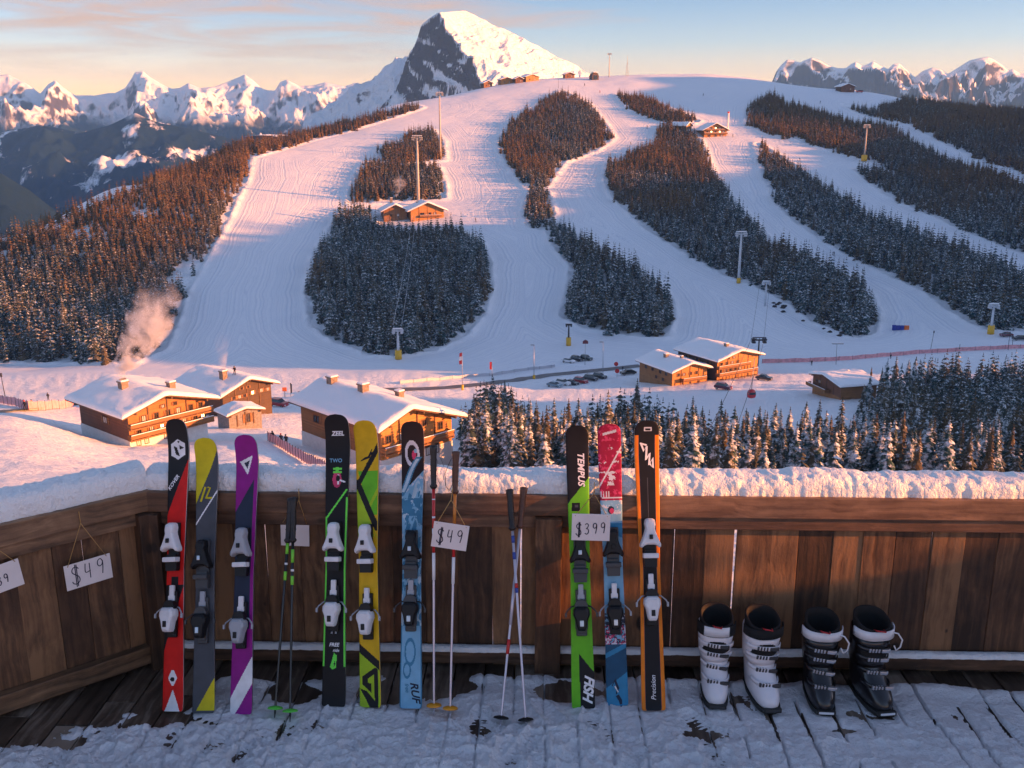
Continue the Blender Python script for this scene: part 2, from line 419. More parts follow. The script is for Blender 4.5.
# ploughed berm along each piste edge, lumpy snow under trees
TZ=TZ+np.where(GY>325,.75*np.exp(-((EDGE-3.2)/1.3)**2)*(.5+fbm(GX/6,GY/6,3)),0)
TZ=TZ+np.where((EDGE<4)&(GY>325),(fbm(GX/5,GY/5,3)-.5)*1.5,0)
TZ=TZ+np.where(GY<330,(fbm(GX/3.2,GY/3.2,3)-.5)*np.clip((GY-15)/60,0,1)*.55,0)
NEARMASK=np.clip((335-GY)/25,0,1)
def snow_terrain_mat():
    g=NT('piste_snow'); pos=g.pos(); e=g.attr('edge'); near=g.attr('near')
    # corduroy that runs parallel to the piste edge
    wob=g.noise(pos,.02,3); ew=g.math('ADD',e,g.math('MULTIPLY',wob,9.0))
    cord=g.noise(None,.95,3,.6,'1D',w=ew)
    cord2=g.noise(None,.13,2,.5,'1D',w=ew)
    inpiste=g.math('MULTIPLY',g.t.nodes.new('ShaderNodeMapRange').outputs[0],1.0)
    mr=[n for n in g.t.nodes if n.type=='MAP_RANGE'][-1]; g.set(mr.inputs[0],e); mr.inputs[1].default_value=3.5; mr.inputs[2].default_value=7
    pm=g.math('MULTIPLY',mr.outputs[0],g.math('SUBTRACT',1.0,near))
    rough=g.noise(pos,.45,8,.62); fine=g.noise(pos,2.2,4,.6)
    hp=g.math('MULTIPLY',g.math('ADD',cord,g.math('MULTIPLY',cord2,.8)),pm)
    hr=g.math('MULTIPLY',g.math('ADD',rough,g.math('MULTIPLY',fine,.25)),g.math('SUBTRACT',1.0,pm))
    nb=g.bump(hp,.5,.42); nb2=g.bump(hr,.8,.9,nb)
    c=g.noise(pos,.05,4); base=g.mix(c,(.80,.82,.86),(.88,.885,.90))
    # ski tracks wandering across the piste
    ty=g.noise(g.scale(pos,(.9,.16,.5)),.9,5,.7); tm=g.n('ShaderNodeMapRange'); g.set(tm.inputs[0],ty); tm.inputs[1].default_value=.50; tm.inputs[2].default_value=.70
    col=g.mix(g.math('MULTIPLY',pm,g.math('MULTIPLY',g.math('SUBTRACT',cord,.40,clamp=True),2.2)),base,(.62,.66,.74))
    col=g.mix(g.math('MULTIPLY',tm.outputs[0],g.math('MULTIPLY',pm,.30)),col,(.66,.69,.76))
    return g.out(col,.62,nb2)
M_SNOWT=snow_terrain_mat()
Wx=GX*cy-GY*sy; Wy=GX*sy+GY*cy
ter=mesh_np('snow_slopes',np.stack([Wx,Wy,TZ],-1).reshape(-1,3),grid_faces(*GX.shape),M_SNOWT,True,None,{'edge':EDGE,'near':NEARMASK})
tag(ter,kind='structure')
# wide valley ground out to the horizon
fl=MB()
for i in range(32):
    a0,a1=2*math.pi*i/32,2*math.pi*(i+1)/32
    fl.add([(-1000,3200,-300),(-1000+3950*math.cos(a0),3200+3950*math.sin(a0),-300),(-1000+3950*math.cos(a1),3200+3950*math.sin(a1),-300)],[(0,1,2)])
tag(fl.build('valley_ground',mat('valley_forest',(.035,.05,.05),.9,noise_amt=.5,nscale=.004)),kind='structure')
# ---------------- unseen slope added on the right, its crest shaped to shade the valley
def crest_h(y):
    xs=[-700,-400,-60,0,50,90,120,160,188,215,245,290,372,441,452,487,500,560,610,640,675,690,718,733,763,775,795,812,825,870,950]
    hs=[20,  30,  44, 45,45,55,60,40, 8,  8, 46, 66, 72, 77, 54, 54, 62, 50, 44, 54, 54, 62, 97,113,130,135,138,149,155,120,30]
    return np.interp(y,xs,hs)
yy=np.linspace(-700,990,340); xx=np.linspace(0,1,40)
RX=np.zeros((len(yy),len(xx)));RZ=RX.copy();RY=np.repeat(yy[:,None],len(xx),1)
for i,y in enumerate(yy):
    xl=max(.9*y,330) if y>0 else 330
    xl=min(xl,575) if y<640 else .86*y
    xc_=max(600,xl+45)
    z0=-85 if y<400 else -60
    for k,q in enumerate(xx):
        if q<.5: f=q/.5; RX[i,k]=xl-60+(xc_-xl+60)*f; RZ[i,k]=z0-40+(crest_h(y)-z0+40)*(f*f*(3-2*f))
        else: f=(q-.5)/.5; RX[i,k]=xc_+700*f; RZ[i,k]=crest_h(y)-230*f*(.3+.7*f)
rw=np.stack([RX*cy-RY*sy,RX*sy+RY*cy,RZ],-1)
tag(mesh_np('shade_hill',rw.reshape(-1,3),grid_faces(*RX.shape),M_SNOWT,True,None,{'edge':np.full(RX.size,1.0),'near':np.ones(RX.size)}),kind='structure')
# ================================================================== CONIFERS
def needle_mat(name, col, snow_thr, brown=0.0):
    g=NT(name); g.b.inputs['Specular IOR Level'].default_value=.15; o=g.pos(); geo=g.t.nodes.new('ShaderNodeNewGeometry')
    sep=g.t.nodes.new('ShaderNodeSeparateXYZ'); g.t.links.new(geo.outputs['True Normal'],sep.inputs[0])
    up=g.math('ABSOLUTE',sep.outputs[2])
    n=g.noise(o,1.1,4,.65); n2=g.noise(o,.12,3)
    rv=g.attr('tint')
    f=g.math('ADD',g.math('MULTIPLY',n,1.0),g.math('MULTIPLY',up,.30)); f=g.math('ADD',f,g.math('MULTIPLY',rv,-.13))
    mr=g.n('ShaderNodeMapRange'); g.set(mr.inputs[0],f); mr.inputs[1].default_value=snow_thr; mr.inputs[2].default_value=snow_thr+.16
    c2=tuple(k*1.7 for k in col)
    green=g.mix(n2,col,c2)
    green=g.mix(g.math('MULTIPLY',rv,.9,clamp=True),green,g.mix(n2,(.13,.075,.030),(.21,.118,.045)))  # brown share by tint: random per tree plus painted sun warmth
    return g.out(g.mix(mr.outputs[0],green,(.72,.75,.80)),.85)
M_NEEDLE=needle_mat('spruce_needles',(.018,.046,.046),.69)
M_NEEDLE_FAR=needle_mat('forest_needles',(.015,.040,.042),.73)
M_BARK=mat('bark',(.11,.075,.05),.9,noise_amt=.4,nscale=3)
def conifer_arrays(seed, layers, per, h=1.0, rad=.17, fold=True, bottom=.05):
    """unit-height conifer as triangles (V,F): drooping folded branches round a stem"""
    r=np.random.default_rng(seed); V=[];F=[]
    rr=rad*(.85+.3*r.random())
    for L in range(layers):
        q=L/(layers-1); z=bottom+(1-bottom)*(q**.92)*.985
        R_=rr*((1-q)**.82)*(.72+.5*r.random())+.008
        n=max(3,int(round(per*(1-.45*q)))); ph=r.random()*6.28
        for k in range(n):
            if r.random()<.07: continue
            a=ph+6.283*k/n+(r.random()-.5)*.7; R2=R_*(.65+.55*r.random())
            dr=R2*(.45+.5*r.random())*(1-.5*q); wd=R2*(.42+.25*r.random())+.004
            ca,sa=math.cos(a),math.sin(a)
            zz=z+(r.random()-.5)*.02
            b=len(V)
            mid=.55*R2
            V+= [(0,0,zz+.035*(1-q)+.012),(ca*mid-sa*wd,sa*mid+ca*wd,zz-dr*.62),(ca*R2,sa*R2,zz-dr),(ca*mid+sa*wd,sa*mid-ca*wd,zz-dr*.62),(ca*mid,sa*mid,zz-dr*.30)]
            F+= [(b,b+1,b+4),(b+1,b+2,b+4),(b+4,b+2,b+3),(b,b+4,b+3)] if fold else [(b,b+1,b+2),(b,b+2,b+3)]
    b=len(V); V+=[(.012,0,.93),(-.006,.01,.93),(-.006,-.01,.93),(0,0,1.0)]; F+=[(b,b+1,b+3),(b+1,b+2,b+3),(b+2,b,b+3)]
    return np.array(V),np.array(F)
def sample(polys, spacing, seed, jitter=.48):
    """jittered points in the ground polygons; spacing is a function of Y"""
    r=np.random.default_rng(seed); out=[]
    Y=120.0
    while Y<975:
        s=spacing(Y); X=np.arange(-.75*Y,.75*Y,s); X=X+(r.random(len(X))-.5)*2*jitter*s; YY=Y+(r.random(len(X))-.5)*2*jitter*s
        Z=tz(X,YY); px,py=proj_c(X,YY,Z); m=np.zeros(len(X),bool); jx=(fbm(X/9,YY/9,3)-.5)*13+r.normal(size=len(X))*1.2; jy=(fbm(X/9+40,YY/9,3)-.5)*7
        for P in polys: m|=inside(P,px+jx,py+jy)
        out.append(np.stack([X[m],YY[m],Z[m],px[m],py[m]],-1)); Y+=s*.9
    return np.concatenate(out)
far=sample(FARF,lambda Y:max(2.2,3.7-(Y-400)*.0040),3)
far=far[far[:,1]>335]
near=sample([F_NEAR],lambda Y:2.7,5); near=near[(near[:,1]<330)]
r=np.random.default_rng(11)
def th(Y): return np.interp(Y,[150,332,335,520,700,950],[8.9,8.9,14.5,10.2,7.8,5.8])
TREES=np.concatenate([near,far]); HT=th(TREES[:,1])*(.50+.58*r.random(len(TREES)))*(.72+.6*fbm(TREES[:,0]/16,TREES[:,1]/16,3))*np.where(r.random(len(TREES))<.08,1.22,1)
# thin clearings inside the woods
clr=fbm(TREES[:,0]/22,TREES[:,1]/22,3)
keep=(clr<.74)|(TREES[:,3]>260)|(TREES[:,1]<330)
TREES=TREES[keep];HT=HT[keep]
# hand-placed single trees: (px, py of foot, height)
SINGLE=[(907,381,6.5),(893,383,4.0),(871,376,3.0),(486,416,7.5),(505,414,8.5),(474,418,6),(466,452,7),(478,470,7),(488,471,8),(502,472,9),(516,470,9),
        (880,396,8),(893,396,11),(912,398,11),(926,396,9),(862,412,7),(868,405,8)]
sg=[]
for px,py,h in SINGLE:
    X,Y,Z=ground_c(px,py); sg.append((X,Y,Z,px,py))
TREES=np.concatenate([np.array(sg),TREES]); HT=np.concatenate([np.array([s[2] for s in SINGLE]),HT])
def pxh(T,H):
    a=proj_c(T[:,0],T[:,1],T[:,2])[1]; b=proj_c(T[:,0],T[:,1],T[:,2]+H)[1]; return a-b,b
ph,ptop=pxh(TREES,HT)
vis=(TREES[:,3]>-6)&(TREES[:,3]<1030)&(ptop<474)
score=np.where(vis,ph,0); score[:len(SINGLE)]+=1000
order=np.argsort(-score); N_IND=296
ind=order[:N_IND]; rest=order[N_IND:]
# keep off-frame trees too, they cast shade
VAR_N=[]
for s in range(7):
    V,F=conifer_arrays(100+s,22,9,rad=.15+.02*(s%3))
    VAR_N.append((V,F))
crown_me=[];trunk_me=[]
for s,(V,F) in enumerate(VAR_N):
    me=bpy.data.meshes.new('crown'); me.from_pydata(V.tolist(),[],F.tolist()); me.materials.append(M_NEEDLE)
    a=me.attributes.new('tint','FLOAT','POINT'); a.data.foreach_set('value',np.full(len(V),(s%4)/4-.1,dtype=np.float32)); crown_me.append(me)
tb=MB().tube([(0,0,-.06),(0,0,.5),(0,0,.97)],[.017,.011,.002],6); tb_o=tb.build('trunk',M_BARK); trunk=tb_o.data; bpy.data.objects.remove(tb_o)
GROUPS={'mid':('dark snow dusted spruce among the crowded wood just below the snowy railing','spruces in the wood below the railing'),
        'lodge':('slim spruce in the thin clump beside the big chalet with the glowing gable','spruces beside the big chalet'),
        'left':('tall snow flecked spruce in the front rows of the dark forest behind the smoking chalets','front rows of the forest on the left'),
        'isle':('snow dusted spruce at the lower edge of the round wooded island between two pistes','lower edge of the wooded island'),
        'spur':('frosted spruce in the narrow wooded spur pointing down at the parked cars','spruces on the wooded spur'),
        'other':('frosted spruce at the lower edge of the woods beside the right hand pistes','lower edge of the right hand woods')}
SL={0:'lone small spruce standing by itself on the snow beyond the low hut',1:'short spruce beside the lone tree uphill of the low hut',2:'dark little bush like spruce near the pink fence above the low hut'}
for q,i in enumerate(ind):
    X,Y,Z,px,py=TREES[i]; h=HT[i]; p=c2w(X,Y,Z)
    o=empty('spruce_tree',p,r.random()*6.28); o.scale=(h*(.9+.25*r.random()),h*(.9+.25*r.random()),h)
    v=int(r.integers(0,7))
    c=bpy.data.objects.new('crown',crown_me[v]); link(c); c.parent=o
    t=bpy.data.objects.new('trunk',trunk); link(t); t.parent=o
    if i in SL: tag(o,SL[i],'tree')
    else:
        if py>375 and px<530 and Y<330: k='lodge' if px<530 else 'mid'
        elif Y<330: k='mid'
        elif px<250: k='left'
        elif px<500: k='isle'
        elif px<700: k='spur'
        else: k='other'
        tag(o,GROUPS[k][0],'tree',GROUPS[k][1])
# all the remaining trees: one mesh
VAR_F=[conifer_arrays(200+s,10,6,rad=.195,fold=True) for s in range(8)]
def tree_mesh(name, pos, H, seed, mat_, sun_tint=None):
    r=np.random.default_rng(seed); Vs=[];Fs=[];Ts=[];off=0
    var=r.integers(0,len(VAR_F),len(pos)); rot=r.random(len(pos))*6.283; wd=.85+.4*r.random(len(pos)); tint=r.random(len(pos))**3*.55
    if sun_tint is not None: tint=tint+sun_tint(pos)
    for k in range(len(VAR_F)):
        m=np.where(var==k)[0]
        if len(m)==0: continue
        V,F=VAR_F[k]; c=np.cos(rot[m])[:,None];s=np.sin(rot[m])[:,None]; hw=(H[m]*wd[m])[:,None]
        x=(V[None,:,0]*c-V[None,:,1]*s)*hw+pos[m,0:1]; y=(V[None,:,0]*s+V[None,:,1]*c)*hw+pos[m,1:2]; z=V[None,:,2]*H[m][:,None]+pos[m,2:3]
        Vs.append(np.stack([x,y,z],-1).reshape(-1,3)); n=len(V)
        Fs.append((F[None]+(np.arange(len(m))*n)[:,None,None]).reshape(-1,3)+off); off+=n*len(m)
        Ts.append(np.repeat(tint[m],n))
    return mesh_np(name,np.concatenate(Vs),np.concatenate(Fs),mat_,False,None,{'tint':np.concatenate(Ts)})
P=TREES[rest]; 
wp=np.stack([P[:,0]*cy-P[:,1]*sy,P[:,0]*sy+P[:,1]*cy,P[:,2]],-1); hh=HT[rest]
# unseen trees added along that crest; their gaps let stripes of sun through
cr=[]
for y in np.arange(-300,700,3.2):
    if 60<y<190 or 185<y<218 or 452<y<487: continue
    if r.random()<.30 or fbm(np.array([y/26.]),np.array([3.3]),2)[0]>.60: continue
    xl=min(max(.9*y,330) if y>0 else 330,575) if y<640 else .86*y
    xc_=max(600,xl+45); cr.append((xc_+r.normal()*4,y,crest_h(y)-.5))
cr=np.array(cr); cw=np.stack([cr[:,0]*cy-cr[:,1]*sy,cr[:,0]*sy+cr[:,1]*cy,cr[:,2]],-1)
wp=np.concatenate([wp,cw]); hh=np.concatenate([hh,9+9*r.random(len(cw))])
print('TREES individual',len(ind),'rest',len(wp))
def brown(pos):  # paints sun warmth on the upper and left woods as brown needles
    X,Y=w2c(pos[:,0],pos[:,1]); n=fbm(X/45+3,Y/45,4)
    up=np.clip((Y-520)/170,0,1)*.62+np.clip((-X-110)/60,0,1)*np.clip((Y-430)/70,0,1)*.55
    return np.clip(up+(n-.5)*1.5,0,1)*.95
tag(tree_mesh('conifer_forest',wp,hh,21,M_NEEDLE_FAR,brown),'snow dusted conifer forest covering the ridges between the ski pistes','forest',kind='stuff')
# ================================================================== MOUNTAINS
def mountain_mat(name, rock=(.085,.075,.075), n0=.52, n1=.72, scale=.01, tree_lo=None, tree_hi=None, use_attr=False, gap0=.60, streak=(1,1,1)):
    g=NT(name); g.b.inputs['Specular IOR Level'].default_value=.06; pos=g.pos(); geo=g.t.nodes.new('ShaderNodeNewGeometry'); sp_=g.t.nodes.new('ShaderNodeSeparateXYZ')
    g.t.links.new(geo.outputs['Normal'],sp_.inputs[0]); pz=g.t.nodes.new('ShaderNodeSeparateXYZ'); g.t.links.new(geo.outputs['Position'],pz.inputs[0])
    ps=g.scale(pos,streak)
    na=g.noise(ps,scale,8,.62); nb=g.noise(ps,scale*6,6,.6)
    v=g.math('ADD',sp_.outputs[2],g.math('MULTIPLY',g.math('SUBTRACT',na,.5),.75)); v=g.math('ADD',v,g.math('MULTIPLY',g.math('SUBTRACT',nb,.5),.35))
    if use_attr: v=g.math('ADD',v,g.attr('snowy'))
    mr=g.n('ShaderNodeMapRange'); g.set(mr.inputs[0],v); mr.inputs[1].default_value=n0; mr.inputs[2].default_value=n1
    rk=g.mix(nb,tuple(k*.55 for k in rock),tuple(k*1.5 for k in rock))
    col=g.mix(mr.outputs[0],rk,(.85,.86,.88))
    if tree_lo is not None:
        zz=g.math('ADD',pz.outputs[2],g.math('MULTIPLY',g.math('SUBTRACT',na,.5),170.0))
        m2=g.n('ShaderNodeMapRange'); g.set(m2.inputs[0],zz); m2.inputs[1].default_value=tree_hi; m2.inputs[2].default_value=tree_lo
        gap=g.noise(g.scale(pos,(1,1,.35)),.0045,9,.66)
        m3=g.n('ShaderNodeMapRange'); g.set(m3.inputs[0],gap); m3.inputs[1].default_value=gap0; m3.inputs[2].default_value=gap0-.04
        tr=g.math('MULTIPLY',m2.outputs[0],m3.outputs[0])
        col=g.mix(tr,col,g.mix(nb,(.006,.018,.028),(.012,.030,.042)))
    bn=g.bump(g.math('ADD',na,g.math('MULTIPLY',nb,.4)),.7,14.0)
    return g.out(col,.8,bn)
def P3(px,py,Y):
    a,b,c=rayc(px,py); return np.array([a/b*Y,Y,CAMZ+c/b*Y])
def plane(A,B,C):
    n=np.cross(B-A,C-A); 
    if n[2]<0: n=-n
    return lambda X,Y: A[2]-(n[0]*(X-A[0])+n[1]*(Y-A[1]))/n[2]
# ---- the main peak: dark cliff towards the left, snow face towards the right
A=P3(419,27,2600); A2=P3(466,11,2660); Rr=P3(606,80,2820); B=P3(489,86,2300); L0=P3(402,66,2600)
leftp=plane(A,L0,B); snowp=plane(A2,Rr,B)
nx,ny=560,420
X=np.linspace(-560,620,nx)[None,:].repeat(ny,0); Y=np.linspace(2150,3300,ny)[:,None].repeat(nx,1)
wx=(fbm(X/90,Y/90,4)-.5)*46; wy=(fbm(X/90+50,Y/90,4)-.5)*46
zl=leftp(X+wx,Y+wy); rn=ridged(X/150+.03*zl*0,(Y*.6+X*.5)/110,7); zl=zl+(rn-.5)*85+(ridged(X/48,Y/38+zl/60,5)-.5)*26
band=fbm((X+Y*.4)/60,zl/16,4); zl=zl+(band-.5)*16
sx_=(fbm((X+.6*Y)/120,Y/240,4)-.5)*34+(ridged((X*.9-Y*.55)/120,(Y+X)/420,5)-.5)*62
zs=snowp(X,Y)+sx_*np.clip((A2[2]-snowp(X,Y))/60,.12,1)
cr_y=np.interp(X,[A[0],A2[0],Rr[0],Rr[0]+300],[2600,2660,2820,3000])
K1=P3(402,62,2600); K0=P3(388,100,2600); K2=P3(406,44,2600); KM=P3(436,16,2610)
zb=np.interp(X,[K0[0]-200,K0[0],K1[0],K2[0],A[0],KM[0],A2[0],Rr[0],Rr[0]+300],[K0[2]-200,K0[2],K1[2],K2[2],A[2],KM[2],A2[2],Rr[2],Rr[2]-80])-np.maximum(Y-cr_y,0)*.75+(fbm(X/60,Y/60,4)-.5)*8
Z=np.minimum(np.minimum(zl,zs),zb)
# shoulder left of the cliff
C1=P3(404,54,2780); C2=P3(365,80,2700)
zc=np.minimum(C1[2]+(X-C1[0])*.62-(np.abs(Y-2790))*.55, C1[2]-(X-C1[0])*.1-np.abs(Y-2790)*.55)+(ridged(X/120,Y/120,6)-.5)*40
Z=np.maximum(Z,zc)
zd=-60+(2900-Y)*.02+(fbm(X/140,Y/140,4)-.5)*70; Z=np.maximum(Z,np.where(X<C1[0]+160,zd+30*np.exp(-((X+330)/160)**2),-150))
Z=np.maximum(Z,-220)
onl=(zl<=zs)&(zl<=zb)
rib=ridged((X*.62+Z*1.05)/46+.3*fbm(X/40,Z/40,3),(X-Z)/210,4); rib2=fbm((X*.5+Z)/9,(X-Z*.5)/60,4)
sn=np.where(onl,-.42+.95*np.clip((rib-.60)/.16,0,1)+.5*np.clip((rib2-.60)/.08,0,1),.55)
sn=np.where(zc>np.minimum(np.minimum(zl,zs),zb),.0,sn)
rb=ridged((X+.3*Y)/75,(Y-.4*X)/140,5)
sn=np.where((~onl)&(rb>.80),-.05,sn)
sn=np.where((X>Rr[0]-70)&(zs<=zl)&(Y>cr_y-80),.02,sn)
W=np.stack([X*cy-Y*sy,X*sy+Y*cy,Z],-1)
pk=mesh_np('mountain_peak',W.reshape(-1,3),grid_faces(ny,nx),mountain_mat('peak',(.085,.066,.058),.34,.50,.02,use_attr=True,streak=(1.3,.7,2.6)),True,None,{'snowy':sn})
tag(pk,kind='structure')
def range_mesh(name, sil, Y0, front, back, base, mat_, seed, res=9.0, p=1.25, amp=.30, wob=140, sc=420.):
    xs=[P3(px,py,Y0) for px,py in sil]
    x0,x1=xs[0][0],xs[-1][0]; nx=int((x1-x0)/res); ny=int((front+back)/res)
    X=np.linspace(x0,x1,nx)[None,:].repeat(ny,0); Yo=np.linspace(-front,back,ny)[:,None].repeat(nx,1)
    yc=Y0+(fbm(X/500+seed,X*0+seed,3)-.5)*wob*2
    tpx=[s[0] for s in sil]; 
    tt=[rayc(px,py)[0]/rayc(px,py)[1] for px,py in sil]; zz=[rayc(px,py)[2]/rayc(px,py)[1] for px,py in sil]
    t=X/Y0; cz=np.interp(t,tt,zz)*yc+CAMZ
    Yw=yc+Yo; Xw=t*Yw
    d=np.where(Yo<0,-Yo/front,Yo/back)
    h=cz-base
    prof=(1-d)**p
    rg=.84*ridged(Xw/sc+seed*3.1,Yw/(sc*1.15)+seed,7)+.16*ridged(Xw/(sc*.30)+seed,Yw/(sc*.36)+2*seed,5); f2=fbm(Xw/130,Yw/130+seed,5)
    env=np.clip(d*9,0,1)*(1-d)**.5
    Z=base+h*prof+h*amp*(rg-.52)*env*1.6+h*.10*(f2-.5)*np.clip(d*14,.18,1)
    Z=np.minimum(Z,np.interp(t,tt,zz)*Yw+CAMZ-.035*h*np.clip(d*12,0,1)+.012*h*(f2-.5))
    W=np.stack([Xw*cy-Yw*sy,Xw*sy+Yw*cy,Z],-1)
    return tag(mesh_np(name,W.reshape(-1,3),grid_faces(ny,nx),mat_,True),kind='structure')
S_L=[(-420,96),(-360,82),(-310,90),(-250,78),(-190,88),(-140,84),(-60,88),(-20,80),(0,75),(8,74),(14,77),(28,84),(40,93),(48,84),(55,80),(62,86),(75,95),(95,95),(108,93),(115,93),(125,88),(131,79),(135,72),(143,71),(150,77),(165,86),(172,89),(180,88),(188,83),(200,88),(215,86),(230,80),(245,74),(252,79),(262,88),(268,90),(275,90),(280,82),(287,80),(300,86),(312,85),(325,82),(335,84),(345,86),(356,82),(368,88),(372,79),(385,82),(420,90),(470,100)]
M_RL=mountain_mat('left_range',(.07,.068,.075),.40,.56,.004,tree_lo=-40,tree_hi=30)
range_mesh('mountain_range',S_L,5600,1500,700,-420,M_RL,1.0,res=8,amp=.38)
S_LM=[(-420,150),(-330,128),(-230,150),(-140,158),(-60,150),(0,133),(40,124),(80,132),(110,124),(135,112),(160,122),(200,130),(240,140),(300,150),(380,165)]
M_RM=mountain_mat('wooded_hill',(.06,.06,.065),.25,.45,.004,tree_lo=0,tree_hi=44)
range_mesh('wooded_mountain',S_LM,3700,1300,900,-420,M_RM,4.0,res=9,amp=.30,sc=330.)
S_LN=[(-420,185),(-300,168),(-160,160),(-60,165),(0,172),(30,190),(60,214),(100,240),(160,270)]
range_mesh('wooded_foothill',S_LN,2100,800,500,-420,mountain_mat('foothill',(.06,.06,.07),.3,.5,.006,tree_lo=60,tree_hi=120,gap0=.80),7.0,res=8,amp=.15,sc=200.)
S_R=[(740,96),(765,88),(772,82),(776,72),(780,66),(787,59),(794,60),(800,62),(806,59),(812,57),(820,60),(828,65),(838,68),(846,68),(851,64),(856,62),(862,66),(868,64),(873,61),(880,65),(888,69),(893,64),(899,63),(906,69),(915,77),(922,71),(932,67),(940,69),(948,74),(956,69),(964,64),(970,60),(980,58),(988,57),(996,61),(1003,66),(1008,71),(1013,69),(1020,73),(1035,75),(1060,66),(1100,80),(1160,90)]
M_RR=mountain_mat('right_range',(.06,.058,.064),.52,.70,.005)
range_mesh('rocky_range',S_R,4700,1100,700,-260,M_RR,2.6,res=6.5,amp=.50,p=1.05,sc=230.)
# ================================================================== AIR
hz_m=bpy.data.materials.new('haze_air'); hz_m.use_nodes=True; ht=hz_m.node_tree; ht.nodes.remove(ht.nodes['Principled BSDF'])
pv=ht.nodes.new('ShaderNodeVolumePrincipled'); pv.inputs['Color'].default_value=(.20,.50,1,1); pv.inputs['Density'].default_value=HAZE; pv.inputs['Anisotropy'].default_value=.1
ht.links.new(pv.outputs[0],ht.nodes['Material Output'].inputs['Volume'])
hb=MB().box((-1000,3200,-60),(9000,8200,0),0)
hb.v=[(x,y,-440 if i<4 else 330) for i,(x,y,z) in enumerate(hb.v)]
tag(hb.build('haze',hz_m),kind='stuff')
# ================================================================== CHALETS
def wood_wall(name, col, dark=.55):
    g=NT(name); o=g.obj(); sep=g.t.nodes.new('ShaderNodeSeparateXYZ'); g.t.links.new(o,sep.inputs[0])
    band=g.noise(None,4.5,2,.5,'1D',w=sep.outputs[2]); n=g.noise(o,.8,5,.6)
    v=g.math('ADD',g.math('MULTIPLY',band,.6),g.math('MULTIPLY',n,.6))
    c=g.ramp(v,[(.3,tuple(k*dark for k in col)),(.62,col),(.85,tuple(min(1,k*1.25) for k in col))])
    return g.out(c,.75,g.bump(band,.5,.05))
W_BRIGHT=wood_wall('larch_boards',(.46,.21,.055)); W_MID=wood_wall('brown_boards',(.27,.125,.045)); W_DARK=wood_wall('dark_boards',(.085,.047,.028)); W_RED=wood_wall('red_brown_boards',(.16,.065,.035))
W_GOLD=wood_wall('amber_boards',(.36,.155,.045)); W_UMB=wood_wall('umber_boards',(.075,.042,.024)); W_TRIM=mat('trim_timber',(.12,.06,.03),.7,noise_amt=.3,nscale=2); PLASTER=mat('white_plaster',(.74,.72,.68),.8,noise_amt=.08,nscale=1.5)
STONE=mat('chimney_stone',(.22,.17,.13),.85,noise_amt=.4,nscale=4); GLASS=mat('window_glass',(.015,.02,.03),.08,spec=.8); LIT=mat('lit_window',(.9,.7,.4),.5,emit=((1,.62,.25),2.2))
CURT=mat('curtained_window',(.62,.60,.58),.4); GREYW=mat('grey_boards',(.22,.20,.19),.8,noise_amt=.3,nscale=3)
def snow_mat(name='snow', scale=6, strength=.5, dist=.04, col=(.86,.87,.89)):
    g=NT(name); o=g.pos(); n=g.noise(o,scale,7,.6); n2=g.noise(o,scale*6,4,.6)
    return g.out(col,.55,g.bump(g.math('ADD',n,g.math('MULTIPLY',n2,.3)),strength,dist))
M_ROOFSNOW=snow_mat('roof_snow',.9,.5,.12)
def snow_slab(x0,x1,y0,y1,zf,t,parent,name='roof_snow',nu=34,nv=26,seed=0,M=None,mat_=None,ridge=.25):
    """puffy snow over a roof surface zf(x); rounded lip all round"""
    us=np.linspace(0,1,nu); vs=np.linspace(0,1,nv)
    us=.5-.5*np.cos(us*math.pi)*.999; vs=.5-.5*np.cos(vs*math.pi)*.999
    U,V=np.meshgrid(us,vs); 
    X=x0+(x1-x0)*U; Y=y0+(y1-y0)*V
    ex=np.minimum(U,1-U)*(x1-x0); ey=np.minimum(V,1-V)*(y1-y0); e=np.minimum(ex,ey)
    lip=np.sqrt(np.clip(1-(1-np.clip(e/(t*1.1),0,1))**2,0,1))
    ns=(fbm(X/2.2+seed*5,Y/2.2,4)-.5)*t*.85
    Zr=np.vectorize(zf)(X)
    for _ in range(2): pass
    Z=Zr+.03+(t+ns)*(.25+.75*lip)
    # round the ridge
    zl=np.vectorize(zf)(X-ridge); zr=np.vectorize(zf)(X+ridge); Z=Z-np.maximum(Zr-(zl+zr)/2,0)*.8
    V0=np.stack([X,Y,Z],-1).reshape(-1,3); F=grid_faces(nv,nu)
    b=MB(); b.add(V0.tolist(),[tuple(f) for f in F.tolist()],0,True)
    ring=[(0,i) for i in range(nu)]+[(j,nu-1) for j in range(1,nv)]+[(nv-1,i) for i in range(nu-2,-1,-1)]+[(j,0) for j in range(nv-2,0,-1)]
    rv=[V0[j*nu+i] for j,i in ring]; n=len(rv)
    lo=[(p[0],p[1],zf(p[0])+.03) for p in rv]
    b.add([tuple(p) for p in rv]+lo,[(i,(i+1)%n,n+(i+1)%n,n+i) for i in range(n)],0,True)
    return b.build(name,mat_ or M_ROOFSNOW,parent)
